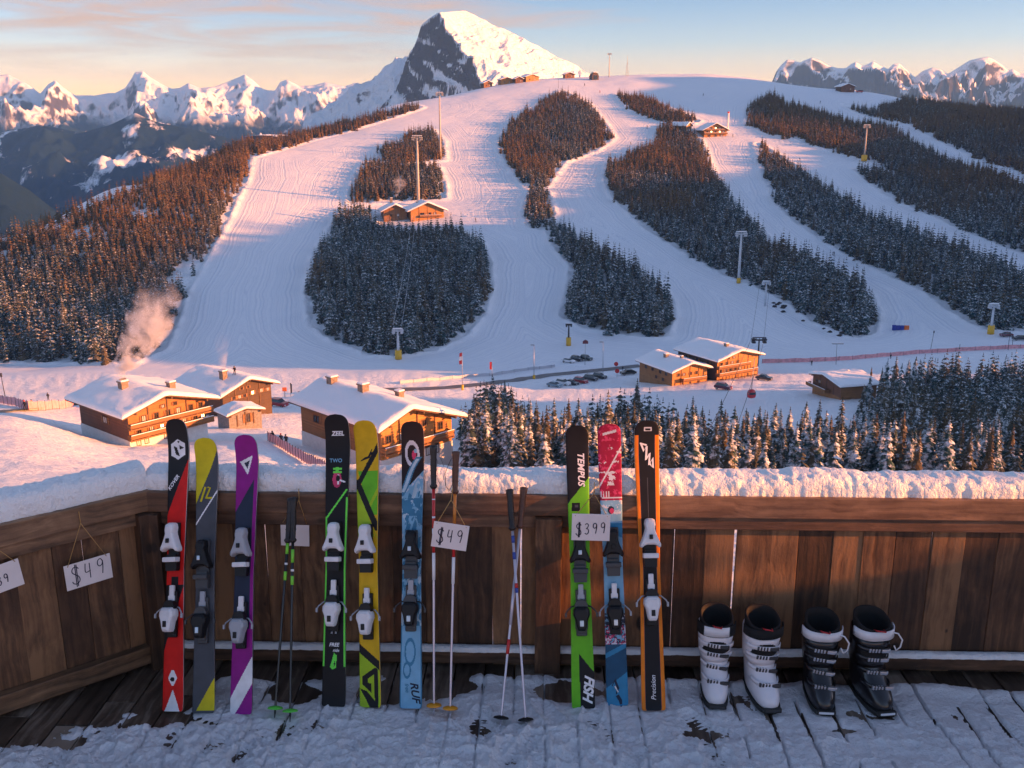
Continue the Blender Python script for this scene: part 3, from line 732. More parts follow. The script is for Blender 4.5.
def chalet(name,label,cat,N,R_=None,yaw=None,W=None,D=15,H=4.2,rise=2.0,ov=(1.1,1.0),walls=(W_BRIGHT,W_RED),t=.55,plinth=0.0,balcs=(),wins=(),side_wins=(),chims=(),z0=None,deepen=6,roofpitch_dx=0.0,Hr=None,group=None,glow=(),balc_mat=None,back_over=.8,posts=False):
    """gable front on y=0 facing -y, x from 0 to W along the gable, y runs back along the ridge"""
    p=ground(*N) if z0 is None else on_z(N[0],N[1],z0)
    if R_ is not None:
        q=on_z(R_[0],R_[1],p.z); d=q-p; yaw=math.atan2(d.y,d.x); W=W or math.hypot(d.x,d.y)
    print('CH',name,'W %.1f yaw %.0f Y %.0f z %.1f'%(W,math.degrees(yaw),w2c(p.x,p.y)[1],p.z))
    root=empty(name,p,yaw); tag(root,label,cat,group)
    xm=W/2+roofpitch_dx; Hr=H if Hr is None else Hr
    def zr(x):
        return H+rise-(rise/(xm))*(xm-x) if x<xm else H+rise-((H+rise-Hr)/(W-xm))*(x-xm)
    # body : front skin slightly proud so that gable and side walls can differ
    b=MB(); b.prism([(0,-deepen),(W,-deepen),(W,Hr),(xm,H+rise),(0,H)],0.06,D,0,axis='Y'); b.build('wall',walls[1],root)
    b=MB(); b.prism([(.0,plinth-.001),(W,plinth-.001),(W,Hr),(xm,H+rise),(0,H)],0.0,.05,0,axis='Y')
    k=4
    for i in range(1,k): # vertical posts on the gable
        x=W*i/k; b.box((x,-.04,(plinth+zr(x))/2-.2),(.18,.12,max(.1,zr(x)-plinth-.5)),1)
    b.build('gable_front',[walls[0],W_TRIM],root)
    if plinth>0:
        b=MB(); b.box((W/2,D/2-.02,(plinth-deepen)/2-.02),(W+.14,D+.14,plinth+deepen),0); b.build('plinth',PLASTER,root)
    # roof slabs
    th=.22; ox,oy=ov; b=MB()
    def rp(x): return zr(x)
    poly=[(-ox,zr(-ox)+.02),(xm,zr(xm)+.02),(W+ox,zr(W+ox)+.02),(W+ox,zr(W+ox)+.02+th),(xm,zr(xm)+.02+th),(-ox,zr(-ox)+.02+th)]
    b.prism(poly[:2]+poly[4:],-oy,D+back_over,0,axis='Y'); b.prism([poly[1],poly[2],poly[3],poly[4]],-oy,D+back_over,0,axis='Y')
    for q in (.04,.5,.96):   # purlin ends under the front overhang
        x=q*W; b.box((x,-oy*.5,zr(x)-.14),(.22,oy,.24),0)
    rf=b.build('roof',W_TRIM,root)
    snow_slab(-ox-.08,W+ox+.08,-oy-.1,D+back_over+.05,lambda x: zr(x)+th,t,root,seed=len(name)+W)
    for (x,y,w,h) in chims:
        c=MB(); zt=zr(x)+h; c.box((x,y,zr(x)+h/2-.5),(w,w*1.1,h+1),0); c.box((x,y,zt+.04),(w*1.25,w*1.35,.16),0)
        co_=c.build('chimney',STONE,root)
        MB().box((x,y,zt+.24),(w*1.15,w*1.25,.24),0,bev=.09).build('snow_cap',M_ROOFSNOW,co_)
    for (z,h,x0,x1,dep) in balcs:
        c=MB(); c.box(((x0+x1)/2,-dep/2-.03,z),(x1-x0,dep,.18),0)
        c.box(((x0+x1)/2,-dep,z+h/2+.14),(x1-x0,.09,h*.72),0); c.box(((x0+x1)/2,-dep,z+h+.08),(x1-x0+.1,.18,.10),0)
        n=max(2,int((x1-x0)/2.4))
        for i in range(n+1):
            x=x0+(x1-x0)*i/n; c.box((x,-dep+.06,z+h/2),(.14,.14,h+.2),0)
            if posts: c.box((x,-dep+.08,z-1.2),(.2,.2,2.3),0)
        for sx in (x0+.04,x1-.04): c.box((sx,-dep/2,z+h/2+.14),(.09,dep,h*.72),0)
        bo=c.build('balcony',balc_mat or W_MID,root)
        MB().box(((x0+x1)/2,-dep,z+h+.19),(x1-x0,.16,.11),0,bev=.04).build('snow_cap',M_ROOFSNOW,bo)
    gi=0
    for (x,z,w,h) in wins:
        m=LIT if gi in glow else (CURT if gi%3==1 else GLASS); gi+=1
        window(root,x,z,w,h,m,'front')
    for (y,z,w,h) in side_wins: window(root,y,z,w,h,CURT if len(side_wins)<2 else GLASS,'side')
    return root
def window(root,u,z,w,h,m,face):
    T=Matrix.Identity(4) if face=='front' else Matrix.Rotation(R(-90),4,'Z')
    f=MB()
    # frame of four bars, sill and open shutters
    for (dx,dz,ww,hh) in ((-w/2,0,.1,h),(w/2,0,.1,h),(0,h/2,w+.1,.1),(0,-h/2,w+.1,.1),(0,0,.06,h)):
        f.box((u+dx,-.07,z+dz),(ww,.14 if ww!=.06 else .10,hh),0,M=T)
    for s_ in (-1,1): f.box((u+s_*(w/2+w*.27),-.055,z),(w*.42,.06,h*1.04),1,M=T)
    fo=f.build('window',[W_TRIM,W_MID],root)
    MB().box((u,-.02,z),(w,.07,h),0,M=T).build('pane',m,fo)
def wrow(xs,z,w,h): return [(x,z,w,h) for x in xs]
# ---- left: large chalet with smoking chimney
c1=chalet('chalet','timber chalet at left with two long balconies, snowy roof and a smoking chimney','chalet',(131,450),(207,430),D=13.5,H=5.25,rise=1.5,Hr=4.9,roofpitch_dx=-.8,ov=(1.6,1.5),t=.55,walls=(W_GOLD,W_RED),plinth=1.25,
  balcs=[(1.45,.62,-.3,12.6,1.0),(2.95,.62,-.2,12.6,1.0)],
  wins=wrow([1.4,3.3,4.9,6.6,8.4,10.2,11.4],2.45,.62,.72)+wrow([2.3,4.2,6.0,7.6,9.6,11.2],4.0,.62,.8)+wrow([5.3,7.2],5.1,.5,.5)+wrow([1.2,2.4,5.4],.72,.6,.7),
  side_wins=[(-6.2,3.1,1.1,.95)],chims=[(3.2,6.4,1.0,1.75),(8.6,3.0,.9,1.5)],glow=(2,6,16),z0=-40.5)
# ---- second, darker chalet
c2=chalet('chalet','dark brown chalet with a person on its snowy roof, behind the low shed','chalet',(224,417),(272,404),D=15,H=4.6,rise=2.0,ov=(1.3,1.3),walls=(W_UMB,W_DARK),t=.6,
  balcs=[],wins=wrow([2.6,4.0,5.2],3.3,.7,.7)+wrow([7.2,9.4],3.5,.7,.8)+wrow([4.6,6.2],4.9,.55,.6)+wrow([11.0],3.4,.6,.7),chims=[(3.4,4.0,1.1,2.3)],glow=(3,))
# ---- big chalet in the middle
c3=chalet('chalet','big chalet with three chimneys on its broad snow roof and a glowing orange gable','chalet',(382,472),(452,451),D=19,H=6.5,rise=1.6,Hr=5.4,roofpitch_dx=-2.0,ov=(1.5,1.6),t=.65,plinth=1.6,walls=(W_BRIGHT,W_MID),
  balcs=[(2.5,.95,-.2,11.9,1.2)],wins=wrow([1.2,3.6,10.3],4.3,.9,1.1)+wrow([7.4],5.3,.7,.9)+wrow([5.6],4.6,.6,.8)+wrow([9.6,8.0],1.2,.7,1.4),
  side_wins=[(-15,4.2,1.3,1.0),(-11,4.2,1.1,1.0)],chims=[(3.6,16.0,1.1,1.7),(4.0,9.0,1.1,1.7),(9.0,7.2,.9,1.5)],glow=(),deepen=7)
# ---- right: two chalets by the car park
c4=chalet('chalet','lower golden chalet with a lumpy snow roof, nearer the parked cars than the taller one','chalet',(672,386),(706.5,381),D=17,H=4.3,rise=1.9,ov=(1.2,1.4),t=.6,walls=(W_BRIGHT,W_MID),
  balcs=[(1.2,.8,3.0,11.5,1.6)],wins=wrow([2.2,4.2,6.6,8.8],3.1,.7,.9)+wrow([3.4,6.0],1.0,.7,.9),side_wins=[(-3,3.0,1.1,1.0),(-6,3.0,1.1,1.0),(-10,3.0,1.1,1.0),(-13.5,3.0,1.1,1.0),(-4.5,1.0,1.0,.9),(-8,1.0,1.0,.9)],chims=[(4.4,9.5,1.1,1.6),(6.5,4.5,.7,1.2)],glow=(),deepen=5,posts=True)
c5=chalet('chalet','tall golden chalet with two long balconies, right of the lower one by the car park','chalet',(716.5,380.5),(757,373.5),D=18,H=6.2,rise=2.1,ov=(1.3,1.6),t=.6,walls=(W_BRIGHT,W_DARK),
  balcs=[(1.5,.9,-.6,15.0,1.9),(3.6,.8,-.2,12.6,1.2)],wins=wrow([1.4,3.4,5.4,7.4,9.4],2.7,.9,.9)+wrow([1.6,3.8,6.0,8.2],4.9,.8,.9)+wrow([4.4,6.6],6.4,.7,.7),side_wins=[(-4,4.6,1.1,1.0),(-9,4.6,1.1,1.0),(-14,4.6,1.1,1.0)],chims=[(7.5,4.5,1.0,1.5)],glow=(),deepen=5,posts=True)
# ---- low hut on the far right
c6=chalet('mountain_hut','low brown hut with a flat snowy roof and terrace, alone below the pink fence','hut',(812.5,385),(840.5,398),z0=-66.8,D=10.5,H=3.0,rise=1.2,ov=(.9,.9),t=.55,walls=(W_RED,W_MID),roofpitch_dx=-1.0,
  balcs=[(.15,.7,-.8,8.6,1.6)],wins=wrow([2.0,3.4],1.9,1.0,.8),chims=[(5.5,7.0,.5,.7)],deepen=4)
# ================================================================== SMALLER BUILDINGS
chalet('shed','small grey shed with a rounded snow roof in front of the dark brown chalet','shed',(229.5,428.5),(262,421.5),D=4.2,H=2.1,rise=.7,ov=(.5,.4),walls=(GREYW,GREYW),t=.4,wins=[(3.4,1.2,.9,1.5)],deepen=3,back_over=.2)
chalet('mountain_lodge','wide log lodge with a sign on its gable, above the round wooded island','lodge',(411,222),yaw=R(20),W=19,D=13,H=6.4,rise=4.0,ov=(2.2,1.8),walls=(W_BRIGHT,W_MID),t=.9,balcs=[(2.6,1.0,5,17.5,1.2)],wins=wrow([11,14],4.4,1.1,1.2)+wrow([6.5],3.6,2.2,2.6),chims=[(6,9,1.2,1.5)],deepen=5)
chalet('mountain_lodge','smaller log lodge touching the wide one above the wooded island, smoke rising behind','lodge',(384,222),yaw=R(16),W=13,D=12,H=6.2,rise=3.2,ov=(1.8,1.6),walls=(W_MID,W_MID),t=.9,wins=wrow([4,8],3.6,1.2,1.2),chims=[(5.5,8,1.3,3.6)],deepen=5)
chalet('mountain_lodge','golden lodge high up between two pistes, its whole gable glowing','lodge',(704,137.5),yaw=R(14),W=17.5,D=15,H=5.6,rise=4.2,ov=(1.8,1.8),walls=(W_BRIGHT,W_MID),t=.6,balcs=[(2.4,1.0,-.2,17.7,1.3),(5.0,.9,1,16.5,1.2)],wins=wrow([2.5,5.5,8.7,12,15],4.0,1.2,1.2)+wrow([5.5,8.7,12],6.6,1.2,1.2)+wrow([4,9,13.5],1.2,1.4,1.3),glow=(1,3,6),deepen=6)
chalet('lodge_annex','low snowy roofed annex with an orange lit end, left of the glowing lodge','annex',(686,131),yaw=R(52),W=8,D=13,H=3.8,rise=2.2,ov=(1.0,1.0),walls=(W_BRIGHT,W_DARK),t=.6,wins=wrow([2.5,5],2.2,.9,1.0),deepen=6)
for (lab,n_,yw,W_,D_,H_,rs,wl) in (
  ('small dark hut at the left end of the row under the snowy peak',(484,88),R(25),8,8,4.2,1.8,(W_MID,W_DARK)),
  ('brightest golden hut of the row under the snowy peak',(501,85),R(20),11,9,4.6,1.8,(W_BRIGHT,W_MID)),
  ('short reddish hut in the middle of the row under the snowy peak',(515.5,83.5),R(20),7,8,4.0,1.6,(W_RED,W_DARK)),
  ('long hut at the right end of the row under the snowy peak',(526,82),R(30),13,12,4.4,2.0,(W_BRIGHT,W_DARK)),
  ('lone small hut on the skyline right of the thin pole',(565,78.5),R(15),9,7,3.6,1.5,(W_MID,W_DARK)),
  ('dark hut with a snowy roof on the right skyline beside a red vehicle',(841,92),R(15),12.5,9,4.4,2.2,(W_RED,W_DARK))):
    chalet('mountain_hut',lab,'hut',n_,yaw=yw,W=W_,D=D_,H=H_,rise=rs,ov=(.9,.9),walls=wl,t=.6,wins=wrow([W_*.3,W_*.7],H_*.55,1.0,1.0),deepen=5,z0=None)
# lift station at the top
ls=ground(595.5,80); root=empty('lift_station',ls,R(20)); tag(root,'dark little lift station with a round hood on the skyline','lift station')
b=MB(); b.loft([[(x,y,z) for x,z in ((-3,0),(3,0),(3.2,3.5),(2.2,5.6),(0,6.4),(-2.2,5.6),(-3.2,3.5))] for y in (0,7)],0,None,False); b.build('hood',W_DARK,root)
b=MB(); b.box((0,-.1,2.2),(3.4,.2,3.6),0); b.build('opening',GLASS,root); MB().box((0,3.5,6.6),(4.2,7,.5),0,bev=.2).build('roof_snow',M_ROOFSNOW,root)
# ================================================================== ROADS, FENCES, POSTS
def ground_line(pl,step=2.0):
    """picture polyline -> evenly spaced ground points (camera frame)"""
    g=[np.array(ground_c(*p)) for p in pl]; out=[]
    for a,b_ in zip(g[:-1],g[1:]):
        n=max(2,int(np.linalg.norm(b_-a)/step))
        for i in range(n): out.append(a+(b_-a)*i/n)
    out.append(g[-1]); o=np.array(out)
    for _ in range(6): o[1:-1,:2]=(o[:-2,:2]+2*o[1:-1,:2]+o[2:,:2])/4
    o[:,2]=tz(o[:,0],o[:,1]); return o
ASPH=mat('wet_asphalt',(.085,.08,.085),.45,noise_amt=.35,nscale=.6)
def road(name,pl,w_):
    g=ground_line(pl,2.0); n=len(g); V=[];k=9
    for i in range(n):
        t=g[min(i+1,n-1)]-g[max(i-1,0)]; t=t[:2]/np.linalg.norm(t[:2]); nn=np.array([-t[1],t[0]])
        zc=max(float(tz(g[i,0]+nn[0]*q,g[i,1]+nn[1]*q)) for q in np.linspace(-w_/2,w_/2,5))
        for q in np.linspace(-w_/2,w_/2,k):
            x,y=g[i,0]+nn[0]*q,g[i,1]+nn[1]*q; z=max(float(tz(x,y)),zc-.15)+.10
            V.append((*c2w(x,y)[:2],z))
    tag(mesh_np(name,np.array(V),grid_faces(n,k),ASPH,True),kind='structure')
    # ploughed snow banks along both sides
road('road',[(300,394),(335,392),(372,391),(400,390.5),(430,389),(470,386),(505,381.5),(540,377),(575,373),(605,370),(640,366.5)],4.6)
road('village_road',[(-20,415),(0,412),(40,408.5),(72,404.5),(90,402)],3.4)
PINK=mat('pink_net',(.72,.34,.36),.8,noise_amt=.25,nscale=1.2); POST=mat('dark_post',(.03,.028,.03),.6); STEEL=mat('galvanised_steel',(.30,.30,.31),.45,.6); CREAM=mat('pale_steel',(.48,.42,.36),.5,noise_amt=.15,nscale=1)
YEL=mat('yellow_pad',(.75,.42,.02),.6); RED=mat('red_panel',(.60,.02,.02),.5); ORG=mat('orange_panel',(.8,.16,.02),.5); BLUEP=mat('blue_pad',(.02,.04,.30),.6); WHP=mat('white_paint',(.8,.8,.8),.5)
def net_fence(label,pl,h,gap=4.0,netm=PINK,name='net_fence'):
    g=ground_line(pl,1.6); w0=c2w(*g[0][:2],g[0][2]); root=empty(name,w0); tag(root,label,'fence')
    pts_=[c2w(*q[:2],q[2])-w0 for q in g]; n=len(pts_); V=[];F=[]
    for i,p in enumerate(pts_):
        V+=[p+Vector((0,0,.12)),p+Vector((0,0,h+.08*math.sin(i*1.3)))]
        if i: k=2*i; F.append((k-2,k,k+1,k-1))
    b=MB(); b.add(V,F,0); o=b.build('net',netm,root,recalc=False); sd=o.modifiers.new('s','SOLIDIFY'); sd.thickness=.03
    acc=0;last=None;cnt=0
    for i,p in enumerate(pts_):
        if last is None or (p-last).length>=gap:
            if cnt<95: MB().cyl(p-Vector((0,0,.3)),p+Vector((0,0,h+.15)),.05,6).build('post',POST,root); cnt+=1
            last=p
net_fence('long pink net fence running along the far side of the valley on the right',[(762,363.5),(790,362.8),(830,361.5),(870,358.5),(910,354.5),(960,351.5),(1040,348.5)],1.5,5.0)
net_fence('red net fence bending along the road at the left edge',[(-15,402),(4,404),(18,407),(28,411),(48,410),(74,406.5)],1.75,4.0)
net_fence('pale pink plank fence curving below the big chalet with three chimneys',[(268,441),(285,451),(305,463),(330,477)],1.3,1.6)
net_fence('thin grey wire fence along the road behind the flags',[(400,384),(440,381),(480,377),(520,371.5),(555,367.5)],1.1,5.0,mat('grey_wire',(.45,.47,.52),.7))
def px2m(py,Y,d): return d*Y/950.0
def post_thing(name,label,cat,base,top,build,group=None):
    p=ground(*base); X,Y=w2c(p.x,p.y); a=at(top[0],top[1],Y); h=a.z-p.z
    root=empty(name,p,YAW); tag(root,label,cat,group); build(root,h,(a-p),Y/985.0); return root
def lamp(root,h,v,m):
    MB().tube([(0,0,0),(v.x,0,h)],[.11,.07],8).build('pole',STEEL,root); b=MB(); b.box((v.x-.5,0,h),(1.3,.35,.16),0,bev=.04); b.build('lamp_head',POST,root)
def lamp_double(root,h,v,m):
    MB().tube([(0,0,0),(v.x,0,h)],[.12,.08],8).build('pole',STEEL,root); b=MB(); b.box((0,0,h+.1),(3.8,.6,.28),0,bev=.05); o=b.build('lamp_head',STEEL,root); MB().box((0,0,h+.33),(3.6,.5,.2),0,bev=.08).build('snow_cap',M_ROOFSNOW,o)
def plain(root,h,v,m):
    MB().tube([(0,0,0),(v.x,0,h)],[.10,.06],8).build('pole',POST,root); MB().box((v.x,0,h),(.35,.35,.9),0,bev=.05).build('beacon',POST,root)
def flagpole(root,h,v,m):
    MB().tube([(0,0,0),(0,0,h)],[.08,.05],8).build('pole',STEEL,root); b=MB()
    for i,mi in enumerate((0,1,0)):
        z=h-.1-i*1.15*1.0
        b.add([(0.05,0,z),(-.75-.1*i,.25,z-.35),(-.85,.25,z-1.45),(.05,0,z-1.15)],[(0,1,2,3)],mi)
    o=b.build('flag',[RED,WHP],root,recalc=False); o.modifiers.new('s','SOLIDIFY').thickness=.03
    MB().cyl((0,0,0),(0,0,1.6),.38,10).build('pad',YEL,root)
def flag_small(root,h,v,m):
    MB().tube([(0,0,0),(0,0,h)],[.07,.05],8).build('pole',STEEL,root); b=MB(); b.box((-.35,0,h-1.2),(.7,.05,2.4),0); b.build('flag',RED,root)
def lamp_pad(root,h,v,m):
    lamp(root,h,v,m); MB().cyl((0,0,0),(0,0,1.3),.45,10).build('pad',YEL,root)
post_thing('street_lamp','street lamp with a yellow padded foot on the near edge of the road','street lamp',(534,379),(534,345),lamp_pad)
post_thing('street_lamp','tall street lamp between the two rows of parked cars','street lamp',(603,377),(603,342),lamp)
post_thing('street_lamp','lamp with a wide flat double head by the pink fence','street lamp',(836,364.5),(837,344),lamp_double)
post_thing('signal_pole','thin dark pole with a beacon on the piste right of the blue and orange barrier','pole',(930,353),(934,332),plain)
post_thing('signal_pole','pair of thin poles standing close together near the right edge, taller one','pole',(1008,350),(1010,333),plain)
post_thing('signal_pole','shorter one of the two thin poles near the right edge','pole',(1012,348.5),(1013,337),plain)
post_thing('signal_pole','thin leaning pole by the red net fence at the left edge','pole',(6,401),(1,375),plain)
post_thing('flagpole','tall pole with a red and white hanging flag and yellow foot beside the road','flagpole',(462.5,390),(462,352),flagpole)
post_thing('flagpole','shorter flagpole with one narrow red flag above the road','flagpole',(492,382),(490,362),flag_small)
def roundsign(root,h,v,m):
    MB().tube([(0,0,0),(0,0,h)],[.07,.06],8).build('pole',STEEL,root); MB().cyl((0,-.08,h),(0,.02,h),.75,16).build('sign_disc',RED,root)
def darksign(root,h,v,m):
    MB().tube([(0,0,0),(0,0,h)],[.09,.07],8).build('pole',STEEL,root); b=MB(); b.prism([(-1.0,0),(1.0,0),(.9,1.0),(0,1.5),(-.9,1.0)],-.1,.1,0,Matrix.Translation((0,0,h-1)),axis='Y'); b.build('sign_board',mat('dark_red_sign',(.16,.03,.04),.5),root)
post_thing('road_sign','red round sign on a post across the road from the lower golden chalet','road sign',(616,369),(616,364),roundsign)
post_thing('road_sign','red round sign on the near side of the road beside the lower golden chalet','road sign',(617,377),(617,371),roundsign)
post_thing('road_sign','dark red arched sign board on a post behind the upper row of cars','road sign',(585,365),(585,341),darksign)
def orgsign(root,h,v,m):
    MB().tube([(0,0,0),(0,0,h)],[.07,.06],8).build('pole',POST,root); MB().box((0,-.05,h-.5),(1.2,.1,1.1),0,bev=.03).build('sign_board',ORG,root)
def banner(root,h,v,m):
    MB().tube([(0,0,0),(0,0,h)],[.06,.05],8).build('pole',POST,root); b=MB(); b.prism([(-.05,h*.3),(.4,h*.35),(.45,h*.9),(.2,h),(-.05,h)],-.02,.02,0,axis='Y'); b.build('banner_cloth',POST,root)
post_thing('road_sign','orange square sign behind the dark brown chalet','road sign',(285,397.5),(285,387.5),orgsign)
post_thing('banner','tall dark feather banner next to the orange square sign','banner',(291,398),(290.5,383),banner)
# --- lift pylons and floodlight towers
def pylon(head=5.0,r=.55,m_=CREAM,pad=None,lat=False,snow=True):
    def f(root,h,v,mm):
        MB().tube([(0,0,-1),(0,0,h*.5),(0,0,h)],[r,r*.8,r*.6],10).build('mast',m_,root)
        b=MB(); 
        for s in (-1,1):
            b.box((s*head*.36,0,h+.2),(head*.26,1.4,.5),0); b.box((s*head*.36,0,h-head*.14),(head*.22,1.6,.6),0); b.cyl((s*head*.36,0,h-head*.16),(s*head*.36,0,h+.3),.12,6)
        b.box((0,0,h),(head,.5,.45),0); b.box((0,0,h+head*.16),(head*.9,.4,.25),0)
        for k in range(5): b.box((-head*.4+head*.2*k,-.2,h+head*.08),(.14,.2,head*.16),0)
        o=b.build('cross_arm',m_,root)
        if snow: MB().box((0,0,h+head*.16+.3),(head*.86,.7,.35),0,bev=.14).build('snow_cap',M_ROOFSNOW,o)
        if pad:
            MB().tube([(0,0,0),(0,0,pad[1])],[pad[0],pad[0]*.95],12).build('pad',YEL,root)
        for k in range(6): pass
    return f
WHS=mat('frosted_steel',(.55,.58,.62),.5,noise_amt=.15,nscale=1)
post_thing('floodlight_tower','tall floodlight tower at the top of the upper grove, left of the middle piste','floodlight tower',(440.5,158),(440,94),pylon(5.4,.75))
post_thing('floodlight_tower','thick floodlight tower rising right behind the wide log lodge','floodlight tower',(418.5,205),(418,138),pylon(6.6,.95))
post_thing('lift_pylon','frosted lift pylon with two rounded heads at the edge of the big diagonal wood','lift pylon',(738.5,283),(738,234),pylon(5.6,.7,WHS,(1.0,2.4)))
post_thing('lift_pylon','low lift pylon with a yellow pad in front of the round wooded island','lift pylon',(398.5,359),(398,331),pylon(4.2,.6,WHS,(1.3,3.4)))
post_thing('lift_pylon','low lift pylon with a yellow pad at the tip of the wooded spur','lift pylon',(568.5,345.5),(568.5,325),pylon(2.6,.45,POST,(1.0,3.2)))
post_thing('lift_pylon','lift pylon with snowy head and yellow pad at the far right wood','lift pylon',(990.5,334),(991,306),pylon(4.2,.6,WHS,(1.25,3.3)))
post_thing('floodlight_tower','floodlight tower with a yellow base among the upper right woods','floodlight tower',(864,161),(864.5,126.5),pylon(5.0,.6,CREAM,(2.0,4.0)))
post_thing('floodlight_tower','thin floodlight tower on the skyline at the very top of the hill','floodlight tower',(609,77),(609.5,54),pylon(3.6,.45,snow=False))
def mast(root,h,v,m):
    b=MB()
    for sx,sy in ((-1,-1),(1,-1),(1,1),(-1,1)): b.tube([(sx*1.1,sy*1.1,-1),(sx*.35,sy*.35,h*.62)],[.16,.1],6)
    for k in range(5): 
        z=h*.62*k/5; s=1.1-.75*k/5; b.box((0,-s,z+.6),(2*s,.1,.14),0); b.box((0,s,z+.6),(2*s,.1,.14),0); b.box((s,0,z+.6),(.1,2*s,.14),0); b.box((-s,0,z+.6),(.1,2*s,.14),0)
    b.tube([(0,0,h*.58),(0,0,h)],[.22,.08],6); b.build('lattice',CREAM,root)
post_thing('radio_mast','slender radio mast on the skyline right of the thin floodlight tower','mast',(627,76),(627,55),mast)
post_thing('signal_pole','thin dark pole in front of the lone hut on the skyline','pole',(558.5,88),(558,62),plain)
def chim(root,h,v,m):
    MB().tube([(0,0,-1),(0,0,h)],[.8,.7],10).build('mast',PLASTER,root); MB().cyl((0,0,h),(0,0,h+1.0),.75,10).build('cap',RED,root)
post_thing('chimney_mast','white mast with a red top beside the glowing lodge','mast',(727.5,131),(724.5,113),chim)
# lift with cables and the red cabin
TL=post_thing('lift_pylon','small T shaped lift pylon behind the tall golden chalet','lift pylon',(757.5,366),(757.5,340),pylon(5.0,.35,POST,snow=False))
post_thing('lift_pylon','frosted lift pylon halfway up beside the big diagonal wood, above the golden chalets','lift pylon',(765,306),(765,283),pylon(3.8,.5,WHS))
ka=[at(702,474,118),at(753,352,262),at(757.5,338.5,w2c(*TL.location[:2])[1]),at(765,281,430),at(772,216,585),at(778,160,720)]
cab=empty('lift_cable',ka[0]); tag(cab,'thin lift cables running up the slope from behind the railing past the tall golden chalet','cable')
for off in (-2.1,2.1):
    P=[]
    for a,b_ in zip(ka[:-1],ka[1:]):
        for i in range(10):
            t=i/10; p=a.lerp(b_,t); p=p+Vector((off,0,-1.3*math.sin(math.pi*t)*(b_-a).length/160)); P.append(p-ka[0])
    P.append(ka[-1]+Vector((off,0,0))-ka[0]); MB().tube(P,.05,5).build('rope',POST,cab)
tA=[o for o in bpy.data.objects if o.get('label','').startswith('low lift pylon with a yellow pad in front')][0]; ta=tA.location+Vector((0,0,13)); te=at(414,216,560)
cab2=empty('lift_cable',ta); tag(cab2,'pair of lift cables running over the round wooded island up to the log lodges','cable')
for off in (-1.6,1.6): MB().tube([Vector((off,0,0)).lerp(te-ta+Vector((off*.6,0,0)),q/12)+Vector((0,0,-2.5*math.sin(math.pi*q/12))) for q in range(13)],.07,5).build('rope',WHS,cab2)
gp=at(751.5,393,255); hang=ka[1]
gd=empty('gondola',gp,R(25)); tag(gd,'red gondola cabin hanging low in front of the tall golden chalet','gondola')
b=MB(); b.loft([sup_(20,1.0*s,.85*s,z) for z,s in ((-1.3,.55),(-1.15,.86),(-.6,1.0),(.1,.95),(.7,.78),(1.0,.45))] if False else [[(1.15*s*math.copysign(abs(math.cos(a))**.7,math.cos(a)),.95*s*math.copysign(abs(math.sin(a))**.7,math.sin(a)),z) for a in np.linspace(0,2*math.pi,20,endpoint=False)] for z,s in ((-1.3,.62),(-1.15,.90),(-.6,1.0),(.1,.95),(.7,.76),(1.0,.42))],0); b.build('cabin',mat('red_paint',(.62,.015,.02),.3,coat=.4),gd)
b=MB(); b.loft([[(1.13*s*math.copysign(abs(math.cos(a))**.7,math.cos(a)),.96*s*math.copysign(abs(math.sin(a))**.7,math.sin(a)),z) for a in np.linspace(0,2*math.pi,20,endpoint=False)] for z,s in ((-.30,1.0),(.35,.93))],0,None,True,(False,False)); b.build('window_band',GLASS,gd)
MB().tube([(0,0,.95),(0,0,3.0),(.3,0,(hang-gp).z)],[.10,.09,.08],8).build('hanger',STEEL,gd); 
# padded barrier
bp_=ground(900.5,330); root=empty('safety_barrier',bp_,YAW+R(-4)); tag(root,'blue and orange padded barrier standing on the piste at the tip of the big wood','barrier')
for i in range(3): MB().box((-2.6+i*1.55,0,.95),(1.5,.9,1.9+.25*(i==0)),0,bev=.2).build('pad',BLUEP,root)
MB().box((2.3,0,.95),(1.9,.9,1.9),0,bev=.2).build('pad',ORG,root)
BUSH=mat('dry_bush',(.035,.030,.028),.9,noise_amt=.4,nscale=2); rb_=np.random.default_rng(4)
for q in range(18):
    px=772+rb_.random()*75; py=302+(px-772)*.42+rb_.random()*9-3
    bm=bmesh.new(); bmesh.ops.create_icosphere(bm,subdivisions=2,radius=.5+.35*rb_.random())
    for v in bm.verts: v.co=Vector((v.co.x*1.5,v.co.y*1.2,max(v.co.z,-.2)*.9))*(.7+.6*rb_.random())
    me=bpy.data.meshes.new('bush'); bm.to_mesh(me); bm.free(); me.materials.append(BUSH)
    o=link(bpy.data.objects.new('bush',me)); o.location=ground(px,py); tag(o,'small dark bush on the rough snow bank below the big diagonal wood','bush','dark bushes on the bank below the big wood')
